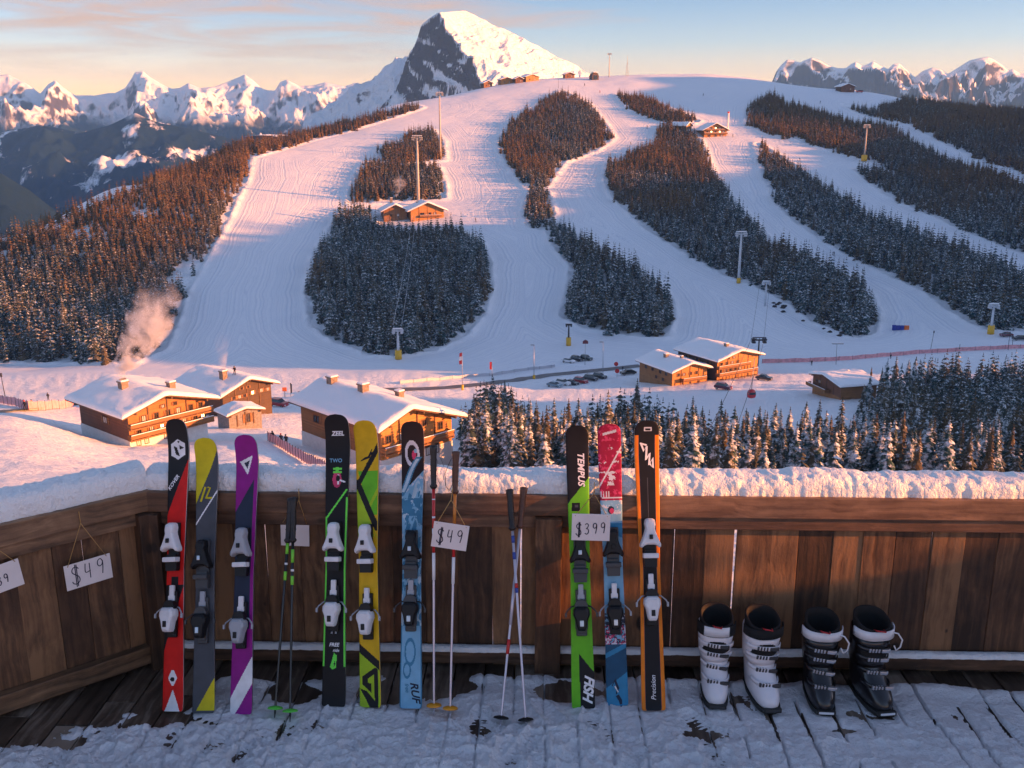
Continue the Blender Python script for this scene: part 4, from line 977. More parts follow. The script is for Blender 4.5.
# ================================================================== CARS
TYRE=mat('tyre',(.012,.012,.012),.8); CGL=mat('car_glass',(.01,.012,.016),.06,spec=.8); HLM=mat('headlight_glass',(.7,.72,.75),.15)
def car(label,px,py,yaw,paint,suv=False,snow=.0,group=None,L=4.3):
    p=ground(px,py); root=empty('parked_car',p,yaw); tag(root,label,'car',group); w_=.88; root.scale=(1.14,1.14,1.14)
    hb=.95 if not suv else 1.08; ht=1.45 if not suv else 1.72
    prof=[(-L/2,.35),(-L/2+.05,hb-.12),(-L/2+.25,hb),(-L/2+1.05,hb+.04),(L/2-.35,hb+.06),(L/2-.05,hb-.1),(L/2,.38)]
    b=MB(); b.prism(prof,-w_,w_,0,axis='Y'); bo=b.build('body',paint,root,bevel=.09)
    ro=[(-L/2+1.75,ht),(L/2-1.25 if not suv else L/2-.65,ht)]
    b=MB(); lo=[(-L/2+1.02,hb),(L/2-.40 if not suv else L/2-.2,hb+.02)]
    q=[(lo[0][0],-w_*.94,lo[0][1]),(lo[1][0],-w_*.94,lo[1][1]),(lo[1][0],w_*.94,lo[1][1]),(lo[0][0],w_*.94,lo[0][1]),(ro[0][0],-w_*.74,ht-.05),(ro[1][0],-w_*.74,ht-.05),(ro[1][0],w_*.74,ht-.05),(ro[0][0],w_*.74,ht-.05)]
    b.add(q,[(0,1,5,4),(1,2,6,5),(2,3,7,6),(3,0,4,7)],0); b.build('window_band',CGL,root)
    b=MB(); b.box(((ro[0][0]+ro[1][0])/2,0,ht),(ro[1][0]-ro[0][0]+.12,w_*1.54,.10),0,bev=.04); b.build('roof',M_ROOFSNOW if snow>.5 else paint,root)
    for sx in (-1,1):
        for sy_ in (-1,1):
            wo=MB().cyl((sx*L*.31,sy_*(w_-.16),.33),(sx*L*.31,sy_*(w_+.02),.33),.33,14).build('wheel',TYRE,root)
            MB().cyl((sx*L*.31,sy_*(w_+.0),.33),(sx*L*.31,sy_*(w_+.035),.33),.19,10).build('rim',STEEL,wo)
        MB().box((-L/2+.0,sx*.62,.68),(.10,.34,.16),0,bev=.03).build('headlight',HLM,root); MB().box((L/2-.01,sx*.66,.76),(.10,.26,.18),0,bev=.03).build('tail_light',RED,root)
    return root
def paint(n_,c): return mat(n_,c,.28,coat=.5)
PW=paint('white_paintwork',(.72,.73,.76)); PD=paint('dark_paintwork',(.015,.018,.025)); PG=paint('green_black_paintwork',(.02,.035,.035)); PB=paint('blue_grey_paintwork',(.16,.25,.32)); PR=paint('red_paintwork',(.35,.012,.018)); PK=paint('black_paintwork',(.008,.008,.01)); PRD=paint('wine_paintwork',(.12,.012,.03))
yc=YAW+R(-38)+math.pi
for args in (('white car at the left end of the upper row, beyond the road',568.5,362.5,yc,PW),('dark car in the middle of the upper row, beyond the road',576.5,361,yc,PD,True),('greenish black car at the right end of the upper row, beyond the road',586,360.3,yc,PG,True),
  ('blue grey car at the left end of the lower row, nearest the trees',554.5,387,yc,PB),('white car second from left in the lower row',563,385,yc,PW,True),('dark car with red lights, between the white and the red car',571.5,385,yc,PD),
  ('red car in the middle of the lower row',580.5,383.3,yc,PR,True),('black car left of the last one in the lower row',590.5,380.7,yc,PK,True),('black car at the right end of the lower row beside the lamp',599.5,378.8,yc,PK,True),
  ('dark car parked close to the left wall of the lower golden chalet',628,374.5,R(20),PK,False,0,None,4.8),('wine red car in front of the tall golden chalet',723,389.5,R(-35)+math.pi,PRD,True),('dark car under the right hand balcony of the tall golden chalet',764,380,R(-30)+math.pi,PK),
  ('red car behind the right corner of the dark brown chalet',279,406.5,R(-25)+math.pi,PR,True),('dark blue car behind the big roof with three chimneys',298.5,404,R(-15)+math.pi,PD),('dark truck standing on the road behind the big roof',308,397.5,R(5),PD,True,0,None,5.0),
  ('small dark vehicle at the right edge below the far wood',1006,336.5,R(10),PRD),('dark vehicle cut by the right edge below the far wood',1020,340,R(0),PK,False,0,None,5.0),('red vehicle beside the dark hut on the right skyline',859.5,92.5,R(0),PR,True,0,None,5.2)):
    car(*args)
# ================================================================== PEOPLE
SKIN=mat('skin',(.50,.30,.22),.5)
def person(label,px,py,jacket,trousers,pose='stand',h=1.75,yaw=0.0,p=None,z=None,skis=False,act='person'):
    p=ground(px,py) if p is None else p
    root=empty('person',p,yaw); tag(root,label,'person'); root.scale=(h/1.75,)*3
    lean=.10 if pose!='ski' else .35
    J={'hip':(0,0,.92),'ch':(0,-lean*.5,1.25),'nk':(0,-lean*.75,1.47),'hd':(0,-lean*.9,1.60),'tp':(0,-lean,1.74)}
    k=.06 if pose=='stand' else .14
    legs={}
    for s in (-1,1):
        st=(.12 if pose=='walk' else 0)*s
        legs[s]=[(s*.10,0,.88),(s*.12,-k+st*.6,.48),(s*.12,.02+st,.07),(s*.12,-.14+st,.04)]
    arms={s:[(s*.19,-lean*.7,1.40),(s*.27,-lean*.6+.02,1.14),(s*.26,-lean-.14 if pose!='stand' else -.02-lean*.3,.95 if pose!='work' else 1.05)] for s in (-1,1)}
    V=[J['hip'],J['ch'],J['nk'],J['hd'],J['tp']];E=[(0,1),(1,2),(2,3),(3,4)];Rr_=[.15,.18,.07,.105,.06]
    for s in (-1,1):
        i=len(V); V+=legs[s]; E+=[(0,i),(i,i+1),(i+1,i+2),(i+2,i+3)]; Rr_+=[.10,.075,.06,.05]
        i=len(V); V+=arms[s]; E+=[(1,i),(i,i+1),(i+1,i+2)]; Rr_+=[.075,.06,.045]
    me=bpy.data.meshes.new('body'); me.from_pydata(V,E,[]); o=bpy.data.objects.new('body',me); link(o)
    md=o.modifiers.new('skin','SKIN'); md.use_smooth_shade=True
    for q,r_ in zip(me.skin_vertices[0].data,Rr_): q.radius=(r_,r_)
    me.skin_vertices[0].data[0].use_root=True
    sb=o.modifiers.new('sub','SUBSURF'); sb.levels=1; sb.render_levels=1
    dg=bpy.context.evaluated_depsgraph_get(); m2=bpy.data.meshes.new_from_object(o.evaluated_get(dg)); bpy.data.objects.remove(o)
    m2.materials.clear()
    for m_ in (jacket,trousers,SKIN): m2.materials.append(m_)
    for f in m2.polygons:
        z_=f.center.z; f.material_index=1 if (z_<.90 and abs(f.center.x)<.215) else (2 if z_>1.50 else 0); f.use_smooth=True
    b_o=bpy.data.objects.new('body',m2); link(b_o); b_o.parent=root
    MB().loft([[(.125*s_*math.cos(a),-lean*.95+.135*s_*math.sin(a),z_) for a in np.linspace(0,2*math.pi,12,endpoint=False)] for z_,s_ in ((1.60,.95),(1.67,1.0),(1.75,.75),(1.79,.3))],0).build('hat',POST if jacket is not PKK else RED,root)
    if skis:
        for s in (-1,1): MB().box((s*.13,-.1,.015),(.09,1.7,.025),0,bev=.01).build('ski',POST,root)
        for s in (-1,1): MB().tube([(s*.28,-lean-.1,.98),(s*.42,.35,.05)],.015,5).build('pole',STEEL,root)
    if pose=='work': MB().tube([(.25,-.15,1.2),(-.2,-.55,.35),(-.28,-.68,.12)],.025,6).build('shovel',POST,root)
    return root
PKK=mat('navy_jacket',(.015,.02,.04),.8); PKB=mat('black_jacket',(.01,.01,.012),.8); PKR=mat('red_jacket',(.4,.02,.02),.8); TRS=mat('dark_trousers',(.018,.018,.022),.85)
person('person in dark clothes on the snow beyond the red net fence at left',48.5,400.5,PKB,TRS,h=1.9)
person('person in dark clothes walking on the road at the left edge, nearer the picture edge',25.5,410.5,PKK,TRS,'walk',h=1.9)
person('person walking on the road just behind another at the left edge',32.5,408.5,PKR,TRS,'walk',h=1.8)
person('stout person in dark jacket, leftmost of three behind the plank fence by the big chalet',273,442,PKB,TRS,h=1.7)
person('middle one of three dark dressed people by the big chalet',281.5,445,PKK,TRS,h=1.7)
person('rightmost of three dark dressed people by the big chalet',286.5,446,PKB,TRS,h=1.7)
person('lone person in dark clothes standing at the pink fence above the low hut',811.5,365.5,PKB,TRS,h=1.9)
person('lone person at the pink fence near the right hand trees',890.5,359,PKB,TRS,h=1.8)
person('person in black beside the parked cars, across the road',622.5,371,PKB,TRS,h=1.8)
Mx=c2.matrix_basis; person('person with a shovel standing on the snowy roof of the dark brown chalet',0,0,PKB,TRS,'work',h=1.9,p=Mx@Vector((4.9,2.2,7.25)))
for lab,x,y in (('skier near the middle of the S shaped piste, above its bend',631,145),('skier at the top of the lit slope left of the small upper wood',600,93),('skier on the skyline slope below the lone hut',584.5,86),('skier crossing the shaded bowl under the hilltop',703,96),
    ('skier low on the middle piste, right of the log lodges',476,222),('skier on the piste between the two long right hand woods',834,256),('skier at the lit top of the piste above the ribbed wood',820,103.5),('skier on the piste under the glowing lodge',733,137),('skier on the sunlit piste left of the yellow tower base',800,161),('skier beside the right edge of the oval wood',647,128.5)):
    person(lab,x,y,PKB if x!=600 else PKR,TRS,'ski',h=2.3,yaw=r.random()*6,skis=True)
# ================================================================== CHIMNEY SMOKE
def smoke(label,pts_,radii,dens,seed,zfade):
    P=[Vector(p) for p in pts_]; c=P[0]
    Q=[];Rq=[]
    for i in range(len(P)-1):
        for k in range(5):
            t=k/5; t2=t*t*(3-2*t)*.4+t*.6; Q.append(P[i].lerp(P[i+1],t)-c); Rq.append(radii[i]+(radii[i+1]-radii[i])*t)
    Q.append(P[-1]-c); Rq.append(radii[-1])
    b=MB(); b.tube(Q,Rq,16); 
    m=bpy.data.materials.new('smoke_plume'); m.use_nodes=True; t=m.node_tree; t.nodes.remove(t.nodes['Principled BSDF']); L_=t.links.new
    pv=t.nodes.new('ShaderNodeVolumePrincipled'); pv.inputs['Color'].default_value=(.99,.98,1,1); pv.inputs['Anisotropy'].default_value=.2
    tc=t.nodes.new('ShaderNodeTexCoord'); n=t.nodes.new('ShaderNodeTexNoise'); n.inputs['Scale'].default_value=.42; n.inputs['Detail'].default_value=5; n.inputs['Roughness'].default_value=.62; n.inputs['Distortion'].default_value=.7
    off=t.nodes.new('ShaderNodeMapping'); off.inputs['Location'].default_value=(seed*3.7,seed,0); L_(tc.outputs['Object'],off.inputs[0]); L_(off.outputs[0],n.inputs['Vector'])
    # soft radial edge from a per-plume distance to its axis : generated coordinates are not used, the axis is sampled through noise contrast
    mr=t.nodes.new('ShaderNodeMapRange'); L_(n.outputs[0],mr.inputs[0]); mr.inputs[1].default_value=.42; mr.inputs[2].default_value=.72; mr.interpolation_type='SMOOTHSTEP'
    sp_=t.nodes.new('ShaderNodeSeparateXYZ'); L_(tc.outputs['Object'],sp_.inputs[0]); mz=t.nodes.new('ShaderNodeMapRange'); L_(sp_.outputs[2],mz.inputs[0]); mz.inputs[1].default_value=0; mz.inputs[2].default_value=zfade; mz.inputs[3].default_value=1; mz.inputs[4].default_value=0.0; mz.interpolation_type='SMOOTHSTEP'
    pw=t.nodes.new('ShaderNodeMath'); pw.operation='POWER'; L_(mz.outputs[0],pw.inputs[0]); pw.inputs[1].default_value=2.4
    x=t.nodes.new('ShaderNodeMath'); x.operation='MULTIPLY'; L_(mr.outputs[0],x.inputs[0]); L_(pw.outputs[0],x.inputs[1]); y=t.nodes.new('ShaderNodeMath'); y.operation='MULTIPLY'; L_(x.outputs[0],y.inputs[0]); y.inputs[1].default_value=dens
    L_(y.outputs[0],pv.inputs['Density']); L_(pv.outputs[0],t.nodes['Material Output'].inputs['Volume'])
    o=b.build('smoke_plume',m,None,c); tag(o,label,'smoke'); return o
def chim_top(o):
    ch=[c for c in o.children if c.name.startswith('chimney')][0]
    v=max((ch.matrix_basis@q.co for q in ch.data.vertices),key=lambda q:q.z); bb=sum((q.co for q in ch.data.vertices),Vector())/len(ch.data.vertices)
    return o.matrix_basis@Vector((bb.x,bb.y,v.z+.3))
s0=chim_top(c1); Y1=w2c(s0.x,s0.y)[1]
q0=proj_w(s0)
smoke('thick white smoke plume drifting up from the left chalet before the dark forest',[s0,at(q0[0]-3,q0[1]-11,Y1+.5),at(q0[0]+7,q0[1]-22,Y1+1),at(q0[0]+14,q0[1]-36,Y1+2),at(q0[0]+26,q0[1]-56,Y1+3),at(q0[0]+36,q0[1]-86,Y1+4),at(q0[0]+34,q0[1]-120,Y1+5)],[.55,1.2,2.0,2.6,3.4,3.4,.03],2.4,1.0,17.5)
s0=chim_top(c2); Y1=w2c(s0.x,s0.y)[1]; q0=proj_w(s0)
smoke('faint straight smoke plume above the dark brown chalet',[s0,at(q0[0]-1,q0[1]-22,Y1),at(q0[0]+0,q0[1]-44,Y1),at(q0[0]-2,q0[1]-68,Y1)],[.6,1.4,2.2,.03],.55,2.0,9.5)
sp0=ground(398,207); Y1=w2c(sp0.x,sp0.y)[1]
smoke('small puff of smoke in front of the upper grove above the log lodges',[at(396,199,Y1),at(397,190,Y1),at(400,181,Y1),at(396,172,Y1)],[.1,2.6,4.4,.05],.34,5.0,26.0)
# ================================================================== FOREGROUND: DECK, RAILING, SKIS
def plank_mat(name, c0, c1, knots=True, along='Z', wet=.55, grey=0.0):
    g=NT(name); o=g.obj(); rnd=g.attr('tint')
    off=g.n('ShaderNodeVectorMath',_operation='SCALE'); cmb=g.n('ShaderNodeCombineXYZ'); g.set(cmb.inputs[0],rnd); g.set(cmb.inputs[1],rnd); g.set(cmb.inputs[2],rnd)
    g.set(off.inputs[0],cmb.outputs[0]); off.inputs['Scale'].default_value=37.0
    ad=g.n('ShaderNodeVectorMath',_operation='ADD'); g.set(ad.inputs[0],o); g.set(ad.inputs[1],off.outputs[0])
    s={'Z':(1,1,.06),'X':(.06,1,1),'Y':(1,.06,1)}[along]
    v=g.scale(ad.outputs[0],s)
    warp=g.noise(g.scale(ad.outputs[0],(1,1,1)),2.2,3,.5)
    vm=g.n('ShaderNodeVectorMath',_operation='ADD'); g.set(vm.inputs[0],v); 
    sc=g.n('ShaderNodeVectorMath',_operation='SCALE'); cm2=g.n('ShaderNodeCombineXYZ'); g.set(cm2.inputs[0],warp); g.set(cm2.inputs[1],warp); g.set(cm2.inputs[2],warp); g.set(sc.inputs[0],cm2.outputs[0]); sc.inputs['Scale'].default_value=.10
    g.set(vm.inputs[1],sc.outputs[0])
    grain=g.noise(vm.outputs[0],26,5,.6); blotch=g.noise(ad.outputs[0],3.2,5,.62)
    f=g.math('ADD',g.math('MULTIPLY',grain,.85),g.math('MULTIPLY',blotch,.55)); f=g.math('ADD',f,g.math('MULTIPLY',g.math('SUBTRACT',rnd,.5),.42))
    col=g.ramp(f,[(.42,tuple(k*.30 for k in c0)),(.66,c0),(.92,c1)])
    if knots:
        vo=g.n('ShaderNodeTexVoronoi',_feature='F1'); g.set(vo.inputs['Vector'],g.scale(ad.outputs[0],{'Z':(1,1,.62),'X':(.62,1,1),'Y':(1,.62,1)}[along])); vo.inputs['Scale'].default_value=5.4; vo.inputs['Randomness'].default_value=1
        wn=g.n('ShaderNodeTexWhiteNoise',_noise_dimensions='3D'); g.set(wn.inputs['Vector'],vo.outputs['Position'])
        rad=g.math('MULTIPLY',g.math('SUBTRACT',wn.outputs['Value'],.35,clamp=True),.26)
        k=g.math('SUBTRACT',rad,vo.outputs['Distance']); mr=g.n('ShaderNodeMapRange'); g.set(mr.inputs[0],k); mr.inputs[1].default_value=-.03; mr.inputs[2].default_value=.03
        col=g.mix(mr.outputs[0],col,(.012,.007,.005))
    fine=g.noise(o,60,3,.6); bp=g.bump(g.math('ADD',grain,g.math('MULTIPLY',fine,.3)),.55,.006)
    return g.out(col,wet,bp)
M_FENCE=plank_mat('fence_planks',(.085,.040,.020),(.235,.122,.058),wet=.7)
M_BEAM=plank_mat('rail_timber',(.20,.11,.06),(.40,.25,.145),along='X')
M_BEAMD=plank_mat('dark_rail_timber',(.12,.062,.036),(.27,.155,.09),along='X')
M_DECK=plank_mat('deck_planks',(.085,.058,.042),(.26,.20,.155),along='Y',wet=.4)
def tint_attr(o,vals):
    a=o.data.attributes.new('tint','FLOAT','POINT'); a.data.foreach_set('value',np.asarray(vals,dtype=np.float32))
def boxes(name,lst,m,parent=None,bev=.004):
    b=MB(); t=[]
    for c,d,rz,tv in lst:
        n0=len(b.v); b.box(c,d,0,None,rz,bev=min(bev,min(d)*.3)); t+= [tv]*(len(b.v)-n0)
    o=b.build(name,m,parent); tint_attr(o,t); return o
WY=5.52
rr=np.random.default_rng(5)
# deck boards
lst=[]; x=-5.2
while x<5.2:
    wdt=.172; yb=2.0; 
    while yb<5.9:
        ln=5.75-yb if rr.random()<.6 or yb>4.6 else 2.2+rr.random()
        ln=min(ln,5.75-yb)
        if ln>.05: lst.append(((x+wdt/2,yb+ln/2,-.02+rr.normal()*.0012),(wdt,ln-.004,.04),0,rr.random()))
        yb+=max(ln,.1)
        if yb>=5.74: break
    x+=wdt+.009
lst.append(((0,3.9,-.14),(10.4,3.7,.06),0,.2))
deck=boxes('deck_floor',lst,M_DECK); tag(deck,kind='structure')
# railing : local x along, y outward from the deck, z up
M_RAILSNOW=snow_mat('rail_snow',9,.9,.05)
def snow_bar(name,L,wd,h,front,z,parent,seed,mat_,step=.011,na=16,rag=.02,x0=0.0):
    nx=int(L/step); xs=np.linspace(x0,x0+L,nx); an=np.linspace(0,1,na)
    X,A=np.meshgrid(xs,an,indexing='ij')
    th=math.pi*A
    n1=fbm(X*2.1+seed*7,A*1.0+seed,3)-.5; n2=fbm(X*14+seed,A*5+3*seed,4)-.5; n3=fbm(X*45+seed,A*14+seed,3)-.5
    prof=np.sign(np.cos(th))*np.abs(np.cos(th))**.62
    yy=front+wd*.5-(wd*.5)*prof*(1+.16*n2+.12*n3)
    hz=h*(np.abs(np.sin(th))**.55)*(1+.30*n1+.16*n2)+.12*h*n3*np.sin(th)
    e=np.where(A==0,1.0,0.0)
    zz=z+hz-e*rag*(fbm(X*26+seed*3,X*0+1.7,2)*1.6)-np.where(A==1,.01,0)
    V=np.stack([X,yy,zz],-1).reshape(-1,3)
    o=mesh_np(name,V,grid_faces(nx,na)[:,::-1],mat_,True); o.parent=parent; return o
def railing(root,L,nb_seed,zc,beam,posts=(),snow_h=.12,bottom=(.045,.125),gapfn=None,base_z=-.3,slant=0.0):
    r=np.random.default_rng(nb_seed); x=-.02; n=0
    while x<L:
        w_=.160+.05*r.random(); g_=[.0008,.001,.0015,.0025][int(r.integers(0,4))]
        if gapfn: g_=gapfn(x,w_,g_)
        b=MB(); tl=(r.random()-.5)*.006+slant
        sk=r.normal()*.004
        b.box((x+w_/2,.014+r.normal()*.002,(base_z+zc-.08)/2),(w_,.024,zc-.08-base_z),0,bev=.003)
        o=b.build('board',M_FENCE,root); tint_attr(o,[r.random()]*len(b.v)); o.rotation_euler=(0,sk,0)
        x+=w_+g_; n+=1
    boxes('top_beam',[((L*.21,.03,zc-.062),(L*.42-.004,.19,.124),0,.35),((L*.71,.03,zc-.0625),(L*.58-.004,.19,.125),0,.62)],beam,root,.006)
    boxes('upper_rail',[((L/2,-.012,zc-.167),(L,.055,.082),0,.3)],M_BEAMD if beam is M_BEAMD else beam,root,.005)
    lo=boxes('lower_rail',[((L/2,-.035,(bottom[0]+bottom[1])/2),(L,.06,bottom[1]-bottom[0]),0,.15)],M_BEAMD if beam is M_BEAMD else beam,root,.005)
    if bottom[1]<.2 and beam is M_BEAMD: snow_bar('snow_line',L,.062,.026,-.068,bottom[1]-.003,lo,3.3,M_RAILSNOW,na=7,rag=.004)
    for (px_,pw,tv) in posts: boxes('post',[((px_,-.05,(zc-.13)/2-.1),(pw,.10,zc-.13+.2),0,tv)],M_FENCE,root,.006)
    snow_bar('snow_cap',L+.02,.235,snow_h,-.030,zc-.012,root,nb_seed*.7,M_RAILSNOW)
    return n
P1=on_z(0,711,.05); P2=on_z(158,657,.05); dl=(P1-P2); dl.z=0; dl.normalize()
# corner = meeting point of the two rails at y = WY
tcor=(WY-P2.y)/(-dl.y) if abs(dl.y)>1e-6 else 0
corner=P2-dl*abs((WY-P2.y)/dl.y); cornx=corner.x
topc=on_wy(133,497,WY-.07)
cornx=(cornx+topc.x)/2 if abs(topc.x-cornx)<.4 else topc.x
print('corner',corner,topc,'dir',dl)
RZ=on_wy(560,496.5,WY-.065).z
fence=empty('wooden_railing',(cornx,WY,0)); tag(fence,'long dark plank railing with a snowy top behind the skis','railing')
ppx=on_wy(548,600,WY-.1).x-cornx
def gf(x,w_,g_):
    X=x+w_+cornx
    for px_,gg in ((560,.0035),(598,.0035),(708,.003),(744,.003),(482,.003),(193,.002)):
        if abs(X-on_wy(px_,590,WY).x)<.11: return gg
    return min(g_,.004)
railing(fence,3.9-cornx,2,RZ,M_BEAMD,posts=((ppx,.155,.35),(.03,.12,.1)),snow_h=.125,gapfn=gf)
lf=empty('wooden_railing',(cornx,WY,0),math.atan2(dl.y,dl.x)); tag(lf,'short side railing on the left with two hanging price cards, sloping nearer','railing')
# for the left rail local +x runs towards the viewer; outward is then local -y, so mirror in y
sub_=empty('side_panel',(0,0,0)); bpy.data.objects.remove(sub_)
lf.scale=(1,-1,1)
railing(lf,3.4,9,RZ+.005,M_BEAM,posts=((.05,.09,.1),),snow_h=.16,bottom=(.04,.15),gapfn=lambda x,w_,g_: .007 if x<.1 else .001)
# ---------------- snow lying on the deck
def deck_snow():
    st=.0085; xs=np.arange(-4.0,4.1,st); ys=np.arange(3.3,5.5,st); X,Y=np.meshgrid(xs,ys)
    n1=fbm(X*1.3+4,Y*1.3,4); n2=fbm(X*6+9,Y*6,5); n3=ridged(X*11,Y*11+3,4); n4=fbm(X*34,Y*34,3)
    edge=5.33+(fbm(X*2.2,X*0+5,4)-.5)*.16
    lump=np.clip((5.02-Y)/.25,0,1)
    h=.015+.075*(n1-.42)+.050*(n2-.5)+lump*(.050*(n3-.42)+.012)+.014*(n4-.5)
    h+=np.clip((4.9-Y)*.03,0,.02)
    h-=np.clip((Y-edge)/.05,0,3)*.05
    h+=.035*np.exp(-((Y-edge+.05)/.045)**2)*(.2+n2)
    # left corner swept bare
    dist=(X-cornx)*(-dl.y)+(Y-WY)*dl.x; dist=np.abs(dist)
    bare=.50+(fbm(X*2+7,Y*2,4)-.5)*.5
    h-=np.clip((bare-dist)/.12,0,2)*.06
    # trodden thin patches between the skis
    for px,py,rx,ry in ((300,690,.16,.13),(398,688,.20,.14),(455,684,.16,.12),(555,690,.14,.12),(585,690,.18,.12),(330,668,.3,.06),(265,672,.12,.1),(70,745,.1,.05),(150,720,.12,.06),(700,735,.06,.03),(845,732,.09,.03),(180,670,.2,.12)):
        p=on_z(px,py,0); h-=.062*np.exp(-(((X-p.x)/rx)**2+((Y-p.y)/ry)**2))*(.55+.9*n2)
    fr=np.random.default_rng(8)
    for _ in range(26):
        fx,fy,fa=fr.uniform(-2.6,3.2),fr.uniform(4.3,5.2),fr.uniform(-.6,.6); c_,s_=math.cos(fa),math.sin(fa); dx=(X-fx)*c_+(Y-fy)*s_; dy=-(X-fx)*s_+(Y-fy)*c_
        q=(dx/.055)**4+(dy/.15)**4; h=h-.026*np.exp(-q)*(.7+.6*np.sin(dy*210)*.5)+.012*np.exp(-((q-1.7)/.8)**2)*(n2>.4)
    right=np.clip((X-.9)/.8,0,1); h=h*(1-.35*right)+.004*right
    # open joints between the boards show as dark slots
    k=(X+5.2)/.181; ph=(k-np.floor(k))*.181; near=np.minimum(np.abs(ph-.1765),.181-np.abs(ph-.1765))
    on=(fbm(np.floor(k+.02)*3.7,Y*1.7,3)>.50-.03*right)
    h-=np.exp(-(near/.010)**2)*.05*on*(.45+.55*right)
    Z=np.where(h>0,h,h*1.0-.004)
    mesh=mesh_np('deck_snow',np.stack([X,Y,Z],-1).reshape(-1,3),grid_faces(*X.shape),M_DECKSNOW,True); return tag(mesh,kind='structure')
def decksnow_mat():
    g=NT('trodden_snow'); o=g.pos(); n=g.noise(o,3,6,.6); f=g.noise(o,40,5,.65); f2=g.noise(o,130,3,.6)
    dn=g.noise(o,5.5,6,.7); dm=g.n('ShaderNodeMapRange'); g.set(dm.inputs[0],dn); dm.inputs[1].default_value=.56; dm.inputs[2].default_value=.76
    col=g.mix(g.math('MULTIPLY',dm.outputs[0],.32),g.mix(n,(.76,.73,.76),(.87,.86,.88)),(.34,.27,.24))
    return g.out(col,.5,g.bump(g.math('ADD',f,g.math('MULTIPLY',f2,.5)),.9,.022))
M_DECKSNOW=decksnow_mat(); deck_snow()
def deck_z(x,y): return .02
# ---------------- lettering
def text_geo(s,size=1.0,shear=0.0,bold=0.0,spacing=1.0):
    cu=bpy.data.curves.new('lettering','FONT'); cu.body=s; cu.size=size; cu.shear=shear; cu.offset=bold; cu.align_x='CENTER'; cu.align_y='CENTER'; cu.resolution_u=3; cu.space_character=spacing
    o=bpy.data.objects.new('lettering',cu); COL.objects.link(o); dg=bpy.context.evaluated_depsgraph_get(); me=bpy.data.meshes.new_from_object(o.evaluated_get(dg))
    v=[tuple(p.co) for p in me.vertices]; f=[tuple(p.vertices) for p in me.polygons]
    COL.objects.unlink(o); bpy.data.objects.remove(o); bpy.data.meshes.remove(me); return v,f
def ribbon(pts,w):
    """flat stroke in the xy plane"""
    v=[];f=[];n=len(pts)
    for i,p in enumerate(pts):
        a=pts[max(i-1,0)];b=pts[min(i+1,n-1)]; dx,dy=b[0]-a[0],b[1]-a[1]; l=math.hypot(dx,dy) or 1
        ww=w[i] if isinstance(w,(list,tuple)) else w
        v+=[(p[0]-dy/l*ww/2,p[1]+dx/l*ww/2,0),(p[0]+dy/l*ww/2,p[1]-dx/l*ww/2,0)]
        if i: k=2*i; f.append((k-2,k-1,k+1,k))
    return v,f
PAL={}
def pc(name,c,rough=.5,coat=.0): 
    if name not in PAL: PAL[name]=mat('ski_'+name,c,rough,coat=coat,noise_amt=.14,nscale=14,spec=.22)
    return PAL[name]
for n_,c_ in dict(black=(.010,.010,.013),red=(.62,.012,.010),white=(.78,.77,.80),yellow=(.60,.50,.015),amber=(.66,.40,.012),grey=(.065,.072,.088),purple=(.27,.010,.22),green=(.13,.46,.020),lime=(.33,.50,.02),
                  crimson=(.30,.010,.050),sky=(.20,.42,.60),pale=(.42,.56,.66),teal=(.05,.20,.34),blue=(.035,.22,.40),navy=(.015,.075,.15),orange=(.75,.20,.015),brownblack=(.022,.014,.016),cloud=(.55,.58,.66),ink=(.02,.03,.06),pink=(.55,.05,.14),neon=(.15,.75,.08)).items(): pc(n_,c_)
PNAMES=list(PAL); PI={n:i for i,n in enumerate(PNAMES)}
M_EDGE=mat('ski_edge',(.35,.35,.37),.3,.9); BK=mat('black_plastic',(.010,.010,.012),.42,spec=.3); WH=mat('white_plastic',(.72,.71,.74),.35,noise_amt=.06,nscale=30); GRP=mat('grey_plastic',(.36,.37,.41),.35); MET=mat('steel',(.55,.56,.6),.28,1.0); DKG=mat('dark_grey_plastic',(.045,.045,.05),.4)
def ski_frame(bp,tp,roll=0.0,bz=.02):
    B_=on_z(bp[0],bp[1],bz)
    # the ski leans with its back on the front edge of the top beam
    ye,ze=WY-.075,RZ-.0
    k=(ye-B_.y)/(ze-bz)
    a,b,c=rayc(*tp); d=c2w(a,b,0); d.z=c; s=(B_.y-k*(bz-CAMZ))/(d.y-k*d.z); T_=Vector((d.x*s,d.y*s,CAMZ+d.z*s))
    up=(T_-B_); L=up.length; up.normalize()
    nrm=Vector((0,-1,0)); nrm=(nrm-up*nrm.dot(up)).normalized(); nrm=Matrix.Rotation(roll,3,up)@nrm
    right=up.cross(-nrm).normalized()*1.0
    # local x right, y = away from viewer, z along the ski
    M=Matrix((( right.x,-nrm.x,up.x,B_.x),(right.y,-nrm.y,up.y,B_.y),(right.z,-nrm.z,up.z,B_.z),(0,0,0,1)))
    if M.to_3x3().determinant()<0: M=Matrix(((-right.x,-nrm.x,up.x,B_.x),(-right.y,-nrm.y,up.y,B_.y),(-right.z,-nrm.z,up.z,B_.z),(0,0,0,1)))
    return M,L
